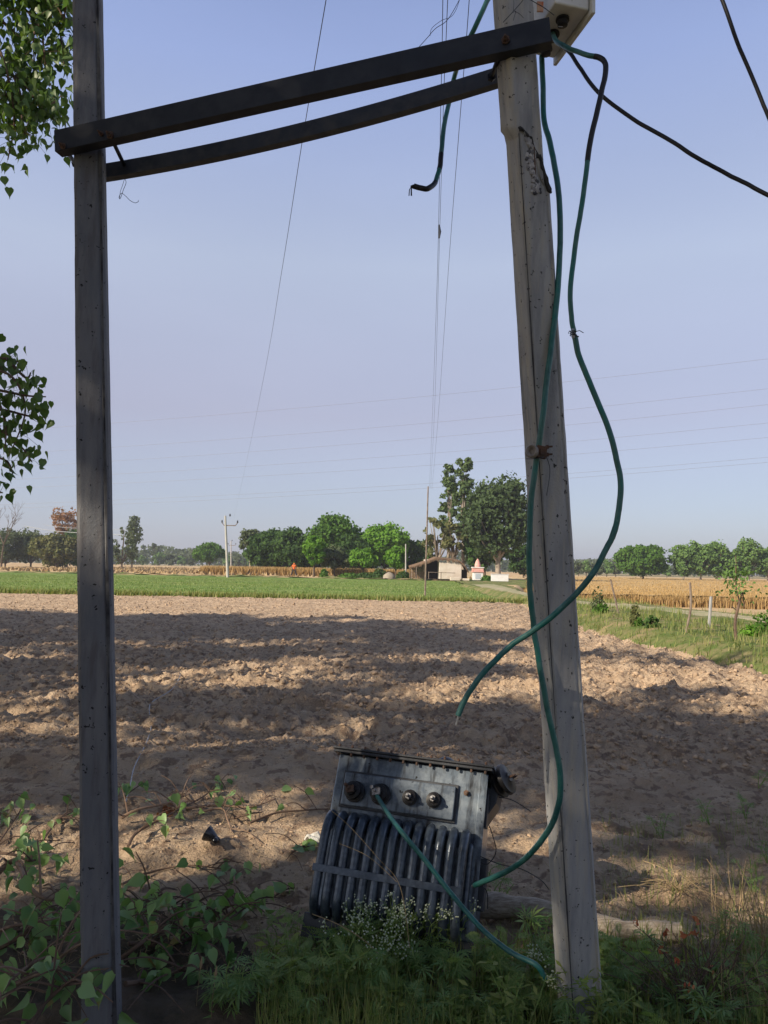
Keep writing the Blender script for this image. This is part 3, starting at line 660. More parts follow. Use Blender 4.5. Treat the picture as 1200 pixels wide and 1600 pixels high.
for px, Y, w, h, m, lb in ((506, 97, 1.0, 1.0, f_mid, 'small round bush between the slim tree and the drooping tree'), (547, 96, 3.2, .6, f_mid, 'low bush spreading beneath the dark tree'), (574, 95, 2.8, .7, f_dark, 'low dark bush beneath the small round tree'), (592, 94, 2, 1.2, f_dark, 'dark bush left of the sacking heap'), (631, 92, 2.2, 1.0, f_dark, 'dark bush between the small tree and the hut'), (760, 84, 1.4, .7, f_mid, 'green bush between shrine and white wall')):
    shrub(px, 903, Y, w, h, m, lb, group='low bushes under the trees')

# ------------------------------------------------------------------ distant utility poles and overhead lines
def upole(px, top_py, base_py, Y, r, label, arms=True, zb=.05, lean=0, name='utility_pole', m=m_polew):
    b = P(px, base_py, Y); b.z = zb; tp = P(px+lean, top_py, Y)
    t = empty(name, b, label, 'utility pole')
    mb = MB(); mb.tube([(0, 0, -.3), tuple(tp-b)], [r*1.25, r*.8], 8); mb.build('shaft', m, t, smooth=True)
    if arms:
        h = (tp-b).z; mb = MB()
        mb.box((0, 0, h-1.05), (.62, 0, 0), (0, .05, 0), (0, 0, .05))
        for s in (-1, 1): mb.tube([(s*.62, 0, h-1.05), (s*.85, 0, h-.75)], .045, 6)
        mb.build('crossarm', m_post, t)
        for s in (-1, 0, 1):
            mi_ = MB(); z_ = h-.75 if s else h-.05
            mi_.lathe((s*.85, 0, z_), (0, 0, 1), [(0, .05), (.05, .11), (.12, .05), (.17, .09), (.28, .04)], 8); mi_.build('insulator', m_porc, t, smooth=True)
    return t, tp
_, tpA = upole(356, 806, 908, 84, .13, 'distant pale concrete line pole with three insulators at the left', lean=-4)
_, tpB = upole(361, 845, 893, 170, .12, 'smaller far line pole just right of the first one')
upole(634, 850, 908, 92, .08, 'thin pole with a small lamp standing left of the hut', arms=False)
_, tpC = upole(664, 760, 933, 41, .042, 'slender tall wooden pole in the green field before the hut', arms=False, lean=5, m=m_post)
def wire(pxs, Ys, r, label, name='overhead_wire', m=m_wire, n=10, group=None, cat='wire', ext=None):
    base_ = [P(x, y, Y) for (x, y), Y in zip(pxs, Ys)]
    pts = spline(base_, n)
    if ext is not None: pts += [pts[-1].lerp(Vector(ext), k/8) for k in range(1, 9)]
    mb = MB(); mb.tube(pts, r, 5); return mb.build(name, m, label=label, cat=cat, group=group)
GW = 'overhead lines running out to the hut'
wire([(365, 812), (385, 722), (412, 590), (440, 425), (470, 235), (495, 85), (512, -15)], [84, 50, 22, 12, 7.5, 5.8, 5.2], .0035, 'thin overhead wire rising from the distant left line pole', m=m_wire, ext=(-.2, -9, 9.2))
wire([(671, 762), (676, 640), (683, 440), (688, 200), (691, 60), (692, -12)], [41, 26, 13, 7.5, 6, 5.5], .0032, 'overhead wire to the slender pole, leftmost of three', group=GW, ext=(.5, -9, 9))
wire([(673, 762), (679, 640), (686, 400), (692, 190), (697, 60), (700, -12)], [41, 26, 13, 7.5, 6, 5.5], .0032, 'overhead wire to the slender pole, middle of three', group=GW, ext=(.8, -9, 9.1))
wire([(675, 764), (684, 660), (700, 430), (716, 220), (728, 70), (734, -12)], [41, 26, 13, 7.5, 6, 5.5], .0032, 'overhead wire to the slender pole, rightmost of three', group=GW, ext=(1.2, -9, 9))
mb = MB(); mb.tube([P(686, 352, 9.5), P(687, 362, 9.4), P(686, 372, 9.4)], [.012, .02, .012], 6); mb.build('wire_splice', m_wire, label='small splice knot on the leftmost overhead wires', cat='splice')
for i, (a, b) in enumerate([((-30, 676), (1240, 556)), ((-30, 712), (1240, 603)), ((-30, 733), (1240, 628)), ((-30, 752), (1240, 657)), ((-30, 765), (1240, 680)), ((-30, 790), (1240, 711)), ((-30, 796), (1240, 719))]):
    mid = ((a[0]+b[0])/2, (a[1]+b[1])/2+9)
    q1 = ((a[0]*.75+b[0]*.25), (a[1]*.75+b[1]*.25)+6.5); q2 = ((a[0]*.25+b[0]*.75), (a[1]*.25+b[1]*.75)+6.5)
    wire([a, q1, mid, q2, b], [150, 141, 132, 123, 114], .017, 'faint transmission line crossing the sky, %s of seven' % ('topmost', 'second from top', 'third from top', 'middle', 'fifth from top', 'sixth from top', 'lowest')[i], 'transmission_line', m_hwire, group='transmission lines across the sky')
wire([(38, 822), (80, 829), (130, 833), (190, 836)], [60, 58, 56, 54], .022, 'pale slack cable passing behind the left concrete pole, lower of two', m=m_whitew)
wire([(68, 820), (100, 824), (150, 827), (200, 828)], [60, 58, 56, 54], .012, 'pale slack cable passing behind the left concrete pole, upper of two', m=m_whitew)

# ------------------------------------------------------------------ concrete poles
def ring_pole(base, top, w0, d0, w1, d1, yaw, zlo, zhi, nr_, zfun_lo=None, zfun_hi=None, seed=0, off=Vector((0, 0, 0)), rough=.0016, groove=True):
    """rectangular tapered pole with chamfered edges and worn surface; returns verts, faces"""
    per = []; ch = .10
    side = [(-1, -1), (1, -1), (1, 1), (-1, 1)]; K = 14
    for s in range(4):
        a = side[s]; b = side[(s+1) % 4]
        for k in range(K):
            t = ch+(1-2*ch)*k/(K-1)
            per.append((a[0]+(b[0]-a[0])*t, a[1]+(b[1]-a[1])*t, s, t))
    per = np.array(per); n = len(per)
    ax = (top-base); V = []
    for i in range(nr_+1):
        f = i/nr_
        lo = zlo if zfun_lo is None else zfun_lo(per); hi = zhi if zfun_hi is None else zfun_hi(per)
        t = lo+(hi-lo)*f; t = np.broadcast_to(t, (n,))
        w = (w0+(w1-w0)*t)/2; d = (d0+(d1-d0)*t)/2
        lx = per[:, 0]*w; ly = per[:, 1]*d
        if groove:   # shallow groove near the corner on the front face
            g = np.exp(-((per[:, 3]-.84)/.035)**2)*(per[:, 2] == 0); ly = ly+g*.004
        nz = rough*2*fbm(np.arange(n)*.45+seed, t*60, 3, seed)+rough*13*np.minimum(0, fbm(np.arange(n)*.2+seed, t*22, 3, seed+5)+.08)*(np.abs(np.abs(per[:, 3]-.5)-.4) < .06)
        nrm = np.stack([per[:, 0], per[:, 1]], 1); nrm /= np.linalg.norm(nrm, axis=1, keepdims=True)
        lx = lx+nrm[:, 0]*nz; ly = ly+nrm[:, 1]*nz
        c, s_ = math.cos(yaw), math.sin(yaw)
        X = lx*c-ly*s_; Y = lx*s_+ly*c
        B = np.array(base)[None, :]+np.array(ax)[None, :]*t[:, None]
        V.append(np.stack([B[:, 0]+X, B[:, 1]+Y, B[:, 2]], 1)+np.array(off))
    V = np.concatenate(V); ii = np.arange((nr_+1)*n).reshape(nr_+1, n)
    F = np.stack([ii[:-1], np.roll(ii[:-1], -1, 1), np.roll(ii[1:], -1, 1), ii[1:]], -1).reshape(-1, 4)
    c0 = len(V); V = np.concatenate([V, V[:n].mean(0)[None], V[-n:].mean(0)[None]])
    F3 = np.concatenate([np.stack([np.roll(ii[0], -1), ii[0], np.full(n, c0)], 1), np.stack([ii[-1], np.roll(ii[-1], -1), np.full(n, c0+1)], 1)])
    return V, [F, F3]

# left pole
lb = P(160, 1640, 2.66); lt = P(137.5, 0, 2.98); axl = (lt-lb).normalized()
lb = lb-axl*.25; lt = lt+axl*2.6; LL = (lt-lb).length
tL = empty('concrete_pole', Vector((lb.x, lb.y, 0)), 'dark shaded square concrete pole on the left carrying the steel beam', 'pole')
V, F = ring_pole(lb-tL.location, lt-tL.location, .118, .115, .100, .098, R(13), 0, 1, 420, seed=3)
new_obj('shaft', np_mesh('shaft', V, F), m_conc2, tL); smooth_angle(tL.children[0], 40)
# dark mould seam strip on the corner between both visible faces
def pole_pt(base, top, w0, d0, w1, d1, yaw, t, u, v):
    w = (w0+(w1-w0)*t)/2; d = (d0+(d1-d0)*t)/2; c, s_ = math.cos(yaw), math.sin(yaw)
    p = base+(top-base)*t; lx = u*w; ly = v*d
    return p+Vector((lx*c-ly*s_, lx*s_+ly*c, 0))
def seam(tobj, args, us, seed, wd=.0035):
    mb = MB(); n = 160; vs = []
    for i in range(n+1):
        t = i/n; wob = .5*float(fbm(np.array([t*50.]), np.array([seed*1.]), 3, seed)[0])
        ww = wd*(1+2.2*float(fbm(np.array([t*24.]), np.array([3.]), 3, seed+2)[0]))
        a = pole_pt(*args, t, us+wob*.03, -1.0)-tobj.location; a.y -= .0012; 
        vs += [a+Vector((-ww, 0, 0)), a+Vector((ww, ww*.3, 0))]
    mb.add(vs, [(2*i, 2*i+1, 2*i+3, 2*i+2) for i in range(n)]); return mb.build('mould_seam', m_groove, tobj)
seam(tL, (lb, lt, .118, .115, .100, .098, R(13)), .80, 4, .0055)

# right pole, broken below the beam
rb = P(907, 1580, 2.80); rt = P(808, 0, 2.52); axr = (rt-rb).normalized()
rb = rb-axr*.3; rt = rt+axr*1.9
argsR = (rb, rt, .128, .116, .100, .09, R(16))
tR = empty('concrete_pole', Vector((rb.x, rb.y, 0)), 'cracked leaning square concrete pole on the right with spalled break', 'pole')
def tfrac(py):      # parameter along pole for pixel row
    best = min(range(2001), key=lambda i: abs(proj(rb+(rt-rb)*(i/2000))[1]-py)); return best/2000
def proj(p):
    d = Vector(p)-CP; z = d.dot(_f); return (600+FPX*d.dot(CR)/z, 800-FPX*d.dot(CU)/z)
tA, tB_, tC_ = tfrac(196), tfrac(218), tfrac(306)
jag = np.random.default_rng(5).normal(0, 1, 200)
def crack(per):
    u = per[:, 0]; v = per[:, 1]
    # front face (v=-1): from left to right the break drops
    base_ = np.interp(u, [-1, -.45, -.2, .1, .45, .8, 1], [tB_-.001, tB_-.001, tB_-.004, tB_-.012, (tB_+tC_)/2, tC_, tC_-.001])
    left = tB_+(tA-tB_)*sstep(-1, 1, v)
    r = np.where(v < -.99, base_, np.where(u < -.99, left, np.where(u > .99, tC_+0*u, np.interp(u, [-1, 1], [tA, tC_]))))
    return r+.0016*jag[:len(per)]
lo = rb-tR.location; hi = rt-tR.location
V, F = ring_pole(lo, hi, *argsR[2:6], R(16), 0, None, 380, zfun_hi=crack, seed=8)
new_obj('lower_shaft', np_mesh('lower_shaft', V, F), m_conc, tR); smooth_angle(tR.children[-1], 40)
V, F = ring_pole(lo, hi, argsR[2]*1.01, argsR[3]*1.01, argsR[4]*1.01, argsR[5]*1.01, R(16), None, 1, 160, zfun_lo=crack, seed=12, off=Vector((-.018, -.010, .004)))
new_obj('broken_top', np_mesh('broken_top', V, F), m_conc, tR); smooth_angle(tR.children[-1], 40)
# crack rim lines and spalled patch
def front(u, t, out=.0): 
    p = pole_pt(*argsR, t, u, -1); return p+Vector((-.0, -out, 0))-tR.location
mb = MB()
cr = [(-.98, tB_+.0005), (-.7, tB_-.001), (-.45, tB_-.002), (-.3, tB_-.0045), (-.12, tB_-.006), (.05, tB_-.011), (.2, tB_-.016), (.32, (tB_*.6+tC_*.4)), (.46, (tB_+tC_)/2), (.6, tB_*.3+tC_*.7), (.72, tC_+.003), (.9, tC_), (1.0, tC_-.001)]
pts = [front(u+random.uniform(-.03, .03), t+random.uniform(-.0012, .0012), .002) for u, t in cr]
pp = []
for a, b in zip(pts, pts[1:]): pp += [a, a.lerp(b, .5)+Vector((random.uniform(-.003, .003), 0, random.uniform(-.003, .003)))]
pp.append(pts[-1])
mb.tube(pp, [.0035+random.random()*.006 for _ in pp], 5); mb.build('crack', m_crack, tR)
mb = MB(); import bmesh
bm = bmesh.new(); bmesh.ops.create_icosphere(bm, subdivisions=1, radius=1); ICO = [v.co.copy() for v in bm.verts]; ICF = [tuple(v.index for v in f.verts) for f in bm.faces]; bm.free()
for i in range(380):
    f = random.random(); t = tB_-.002+(tC_-.0-tB_)*f*1.02
    uc = -.30+.20*f+.12*math.sin(f*9); wdt = .42*(1-.35*f)*(.65+.35*math.sin(f*14+1))
    c = front(uc+random.uniform(-1, 1)*wdt, t, random.uniform(-.004, .002)); s = random.uniform(.003, .0105)
    mb.add([c+Vector((v.x*s*random.uniform(.6, 1.3), v.y*s*.6, v.z*s*random.uniform(.7, 1.5))) for v in ICO], ICF)
mb.build('spalled_concrete', m_spall, tR)
mb = MB(); mb.tube([front(.02, tB_-.008, .004), front(-.0, (tB_+tC_)/2, .005), front(-.03, tC_+.004, .004)], .0022, 6); mb.build('exposed_rebar', m_rust, tR)
seam(tR, argsR, -.93, 9, .0018)

# ------------------------------------------------------------------ steel beams
def channel(a, b, h, fl, th, m, name, label, up=Vector((0, 0, 1)), bow=0, cat='beam', roll=0, openf=True):
    ax = (b-a).normalized(); side = ax.cross(up).normalized(); up2 = side.cross(ax)
    side = side*math.cos(roll)+up2*math.sin(roll); up2 = side.cross(ax)
    # side points roughly toward the camera for a->b running left to right
    prof = [(0, -h/2), (fl, -h/2), (fl, -h/2+th), (th, -h/2+th), (th, h/2-th), (fl, h/2-th), (fl, h/2), (0, h/2)]
    if not openf: prof = [(-x, y) for x, y in prof][::-1]
    mb = MB(); N = 24; vs = []
    for i in range(N+1):
        t = i/N; c = a.lerp(b, t)+up*(-bow*4*t*(1-t))
        vs += [c+side*x+up2*y for x, y in prof]
    k = len(prof)
    fs = [(i*k+j, i*k+(j+1) % k, (i+1)*k+(j+1) % k, (i+1)*k+j) for i in range(N) for j in range(k)]
    fs += [(7, 6, 5, 4), (7, 4, 3, 0), (3, 2, 1, 0), tuple(N*k+j for j in (4, 5, 6, 7)), tuple(N*k+j for j in (0, 3, 4, 7)), tuple(N*k+j for j in (0, 1, 2, 3))]
    mb.add(vs, fs); t = empty(name, a, label, cat)
    o = mb.build('channel', m, t); 
    for v in o.data.vertices: v.co = v.co-a
    return t, side, up2
a = P(85, 220, 2.815); b = P(860, 45, 2.405)
tB1, side1, up1 = channel(a, b, .084, .045, .007, m_steel, 'steel_beam', 'thick dark steel channel bolted across the front of both concrete poles', openf=False)
def bolts(t, specs):
    for (px, py, Y, r) in specs:
        c = P(px, py, Y)-t.location; mb = MB()
        mb.lathe(c, -side1 if side1.y > 0 else side1, [(-.004, r*1.5), (.002, r*1.5), (.002, r), (.012, r), (.012, r*.45), (.024, r*.45)], 6); mb.build('bolt', m_rust, t)
yf = lambda px: 2.815+(2.405-2.815)*(px-86)/(866-86)
bolts(tB1, [(172, 211, yf(172)-.045*0-.012, .010), (158, 209, yf(158)-.012, .006), (98, 228, yf(98)-.012, .008), (790, 62, yf(790)-.012, .010)])
a = P(128, 272, 3.03); b = P(820, 103, 2.62)
tB2, _, _ = channel(a, b, .060, .035, .006, m_steel2, 'steel_beam', 'slimmer slightly bowed steel channel clamped behind both concrete poles', openf=False, bow=.038)
def rod(p, q, r, label, group='long clamp bolts between the beams'):
    mb = MB(); mb.tube([p, q], r, 8)
    d = (q-p).normalized(); mb.lathe(q-d*.005, d, [(0, r*2), (.012, r*2)], 6)
    return mb.build('clamp_bolt', m_steel, smooth=False, label=label, cat='bolt', group=group)
rod(P(177, 222, 2.83), P(197, 264, 3.02), .008, 'long clamp bolt tying both beams at the left pole')
rod(P(104, 236, 2.83), P(118, 256, 3.02), .008, 'clamp bolt half hidden behind the left pole')
rod(P(783, 78, 2.47), P(768, 120, 2.61), .008, 'long clamp bolt tying both beams at the right pole')
def thin(pts, Y, r, label, m=m_wire, name='loose_wire', sp=6):
    Ys = Y if isinstance(Y, (list, tuple)) else [Y]*len(pts)
    mb = MB(); mb.tube(spline([P(x, y, q) for (x, y), q in zip(pts, Ys)], sp), r, 5); return mb.build(name, m, label=label, cat='wire')
thin([(195, 262), (194, 276), (197, 285), (193, 296), (188, 310), (186, 308), (190, 302), (197, 307), (203, 313), (211, 317), (216, 315), (216, 313)], 3.08, .0011, 'twisted scrap of thin wire hanging below the left clamp bolt')
thin([(187, 310), (188, 300), (192, 288), (195, 278)], 3.075, .0009, 'second strand of the wire scrap at the left clamp bolt')
thin([(597, 135), (601, 130), (600, 127), (605, 127), (608, 120), (630, 100), (665, 62), (680, 45), (700, 30), (722, -8)], 2.75, .0012, 'crooked thin wire running up behind the thick beam')
thin([(672, 56), (675, 44), (690, 32), (705, 26), (714, 12), (720, -8)], 2.76, .0009, 'loose curled strand beside the crooked thin wire')
thin([(786, 35), (800, 20), (815, 3), (822, -8)], 2.42, .0013, 'thin wire tied over the beam on the right pole')
thin([(802, 32), (806, 20), (812, 22), (818, 28)], 2.40, .0008, 'small wire loop on the right pole above the beam')
thin([(802, 20), (803, 5), (802, -8)], 2.41, .0008, 'short upright wire on the right pole above the beam')
thin([(820, -6), (836, 4), (850, 12), (866, 24)], 2.36, .0014, 'thin wire crossing from the right pole to the meter box')

# ------------------------------------------------------------------ white box under which the glands sit
def meter_box():
    Y0 = 2.62
    # bottom face corners (seen from below), box extends upward
    c = [P(843, 14, 2.66), P(848, 92, 2.86), P(868, 104, 2.84), P(913, 14, 2.60)]
    zb = c[0].z
    # make a true box: bottom plane horizontal
    def at(px, py, z): return G(px, py, z)
    zb = 3.52
    A = at(845, 8, zb); B = at(849, 92, zb); Cc = at(866, 92, zb); D = at(921, 16, zb)
    cen = (A+B+Cc+D)/4
    ux = (Cc-B); u = (D-Cc).normalized()            # along door side
    t = empty('meter_box', cen, 'white metal box with black cable glands strapped to the right pole top', 'box')
    v = Vector((-u.y, u.x, 0)); 
    if v.x > 0: v = -v
    u3 = Vector((u.x, u.y, 0)).normalized()
    Ld = (D-Cc).length; org = Cc-t.location; th = .13; H = .34
    mb = MB(); up = Vector((0, 0, 1))
    mb.box(org+u3*Ld/2+v*th/2+up*H/2, u3*Ld/2, v*th/2, up*H/2); mb.build('body', m_box, t, bevel=.006)
    mb = MB(); mb.box(org+u3*(Ld/2)-v*.009+up*(H/2-.004), u3*(Ld/2+.014), v*.007, up*(H/2+.014)); dr_ = mb.build('door', m_box, t, bevel=.003)
    mb = MB(); mb.box(org+u3*(Ld/2)-v*.0185+up*(H/2), u3*(Ld/2+.002), v*.0022, up*(H/2)); mb.build('door_rim', m_box, dr_, bevel=.001)
    for (px, py) in ((879, 29), (864, 52), (853, 75)):
        g = G(px, py, zb)-t.location; mb = MB()
        mb.lathe(g+up*.004, -up, [(0, .023), (.012, .024), (.014, .018), (.030, .0175), (.032, .006)], 14); mb.build('cable_gland', m_black, t, smooth=True)
    g = G(846, 12, zb)-t.location
    mb = MB(); q = org+u3*Ld*.98+v*(th+.002)+up*.02; mb.box(G(843, 14, zb+.005)-t.location+Vector((0, -.01, .0)), Vector((.011, 0, 0)), Vector((0, .002, 0)), Vector((0, 0, .018))); mb.build('sticker', m_label, t)
    mb = MB(); mb.lathe(G(879, 29, zb)-t.location-up*.03, Vector((-.5, -.2, -.12)), [(0, .002), (.018, .0015)], 6); mb.build('bare_wire_end', m_alu, t)
meter_box()

# ------------------------------------------------------------------ cables
def cable(specs, label, r=.0098, secs=None, tip=None, name='green_cable', base=m_green, n=7):
    pts = spline([P(x, y, Y) for x, y, Y in specs], n)
    sd_ = len(specs)*3.7; wv = lambda i, k: .007*float(fbm(np.array([i*.17+sd_]), np.array([k*5.]), 3, k)[0])
    pts = [p+Vector((wv(i, 1), wv(i, 2), wv(i, 3))) if 0 < i < len(pts)-1 else p for i, p in enumerate(pts)]
    t = empty(name, pts[0], label, 'cable')
    mb = MB(); q = [p-t.location for p in pts]; mb.tube(q, r, 10); mb.build('sheath', base, t, smooth=True)
    if secs:
        for (i0, i1, mm) in secs:
            a = int(i0*n); b = int(i1*n); mb = MB(); mb.tube(q[a:b+1], r*1.07, 10); mb.build('tape_wrap', mm, t, smooth=True)
    if tip:
        e = q[-1] if tip > 0 else q[0]; e2 = q[-3] if tip > 0 else q[2]; d = (e-e2).normalized(); mb = MB()
        for k in range(6):
            off = Vector((random.uniform(-.0025, .0025), 0, random.uniform(-.0025, .0025)))
            mb.tube([e-d*.002+off, e+d*.02+off*1.1, e+d*abs(tip)+off*1.6], .0018, 5)
        mb.build('bare_conductor', m_alu, t)
    return t
cable([(800, -330, 2.62), (792, -150, 2.68), (775, -25, 2.78), (762, 0, 2.78), (741, 45, 2.78), (718, 96, 2.90), (710, 122, 3.0), (703, 155, 3.0), (694, 195, 2.95), (689, 240, 2.9), (686, 265, 2.88), (680, 284, 2.85), (668, 294, 2.8), (655, 293, 2.8), (645, 289, 2.8)],
      'green cable hanging behind the beams with a blackened hooked end', secs=[(9, 10, m_black), (11, 14, m_black)], r=.0095)
mb = MB(); e = P(644, 289, 2.8)
for k in range(7):
    o1 = Vector((random.uniform(-.005, .005), 0, 0)); mb.tube([e, e+Vector((-.006, 0, -.02))+o1, e+Vector((-.006, 0, -.042))+o1*1.3], .0016, 4)
mb.build('frayed_strands', m_black, label='frayed burnt strands at the tip of the hooked cable', cat='cable end')
cable([(864, 52, 2.62), (870, 64, 2.52), (890, 77, 2.45), (915, 85, 2.4), (938, 90, 2.38), (946, 104, 2.37), (942, 135, 2.36), (932, 178, 2.36), (920, 240, 2.36), (908, 330, 2.37), (897, 400, 2.38), (891, 455, 2.38), (893, 500, 2.39), (896, 520, 2.4)],
      'green cable looping from the box down to the wire joint', secs=[(3.6, 8.2, m_black)], r=.0082)
cable([(896, 524, 2.4), (903, 548, 2.4), (920, 595, 2.4), (941, 645, 2.4), (958, 695, 2.4), (969, 745, 2.4), (968, 790, 2.4), (960, 830, 2.4), (943, 868, 2.4), (920, 903, 2.4), (890, 938, 2.42), (860, 966, 2.44), (830, 988, 2.47), (798, 1010, 2.5), (769, 1036, 2.5), (745, 1065, 2.5), (727, 1093, 2.5), (716, 1118, 2.5)],
      'green cable curving below the joint and crossing before the pole to a loose end', secs=[(6.9, 7.4, m_green)], tip=.03, r=.0094)
cable([(866, 60, 2.6), (890, 82, 2.55), (905, 105, 2.5), (935, 145, 2.45), (990, 186, 2.4), (1040, 215, 2.35), (1088, 246, 2.3), (1130, 268, 2.28), (1165, 287, 2.25), (1230, 318, 2.2), (1400, 370, 2.1), (1700, 400, 2.0)],
      'black cable drooping from the box out to the right', name='black_cable', base=m_black, r=.0066)
cable([(1010, -360, 2.5), (1060, -200, 2.5), (1105, -60, 2.5), (1128, 0, 2.5), (1150, 60, 2.5), (1175, 120, 2.5), (1200, 182, 2.5), (1230, 250, 2.5), (1290, 400, 2.5), (1380, 560, 2.5)], 'straight black cable in the top right corner of the sky', name='black_cable', base=m_black, r=.0065)
cable([(847, 85, 2.75), (848, 140, 2.72), (850, 190, 2.70), (860, 225, 2.66), (870, 280, 2.62), (875, 350, 2.6), (873, 420, 2.58), (867, 490, 2.56), (859, 560, 2.55), (851, 625, 2.54), (845, 670, 2.54), (842, 700, 2.55), (836, 732, 2.56), (829, 790, 2.57), (826, 860, 2.58), (828, 920, 2.59), (834, 980, 2.6), (843, 1040, 2.6), (856, 1110, 2.6), (869, 1168, 2.6), (876, 1212, 2.6), (873, 1258, 2.62), (858, 1297, 2.66), (830, 1333, 2.75), (795, 1359, 2.9), (765, 1373, 3.0), (742, 1383, 3.08)],
      'long green cable strapped down the right pole and curling to the transformer', r=.0102, tip=.025)
# clamp on pole
def clamp():
    c = P(836, 707, 2.55); t = empty('cable_clamp', c, 'metal cable clamp with a porcelain ring on the right pole', 'clamp')
    mb = MB(); mb.lathe(Vector((-.010, -.012, 0)), Vector((-.55, -.8, .1)), [(-.02, .016), (0, .022), (.012, .023), (.016, .019), (.010, .010), (.002, .009)], 16); mb.build('porcelain_ring', mat('grey_porcelain', (.30, .27, .24), .4, var=(.2, .17, .14), vscale=40), t, smooth=True)
    mb = MB(); mb.box((.018, -.012, 0), (.017, 0, -.004), (0, .010, 0), (.003, 0, .020)); mb.box((.022, -.022, .0), (.010, 0, 0), (0, .004, 0), (0, 0, .012)); mb.build('clamp_body', m_rust, t, bevel=.002)
    for z in (-.012, .014):
        mb = MB(); mb.tube([(.0, -.012, z), (.055, -.016, z+.005)], .0032, 6); mb.lathe(Vector((.034, -.0145, z+.003)), Vector((1, 0, .1)), [(0, .007), (.008, .007)], 6); mb.build('clamp_screw', m_rust, t)
    mb = MB(); mb.tube(spline([(-.03, 0, -.022), (-.01, -.02, -.024), (.02, -.024, -.020), (.035, -.01, -.015), (.05, .0, -.06), (.04, .0, -.14)]), .0012, 5); mb.build('tie_wire', m_wire, t)
    c = P(895, 521, 2.39); t = empty('wire_joint', c, 'twisted wire joint between the two hanging green cables', 'joint')
    mb = MB(); 
    for k in range(5): mb.tube([(random.uniform(-.004, .004), -.004, .014), (random.uniform(-.006, .006), -.006, 0), (random.uniform(-.004, .004), -.004, -.016)], .0028, 5)
    mb.build('bare_strands', m_alu, t)
    mb = MB()
    for k in range(3):
        z = .006-.006*k; mb.tube([(math.cos(a)*.0085, math.sin(a)*.0085, z) for a in np.linspace(0, 6.28, 12)], .0014, 5)
    mb.tube([(-.004, -.009, .005), (-.014, -.012, .004), (-.016, -.01, -.004)], .0013, 5); mb.tube([(.006, -.009, .003), (.018, -.012, .006), (.032, -.008, 0)], .0013, 5)
    mb.tube([(0, -.009, 0), (.010, -.012, -.012), (.016, -.012, -.014)], .0025, 5)
    mb.build('binding_wire', m_wire, t)
clamp()

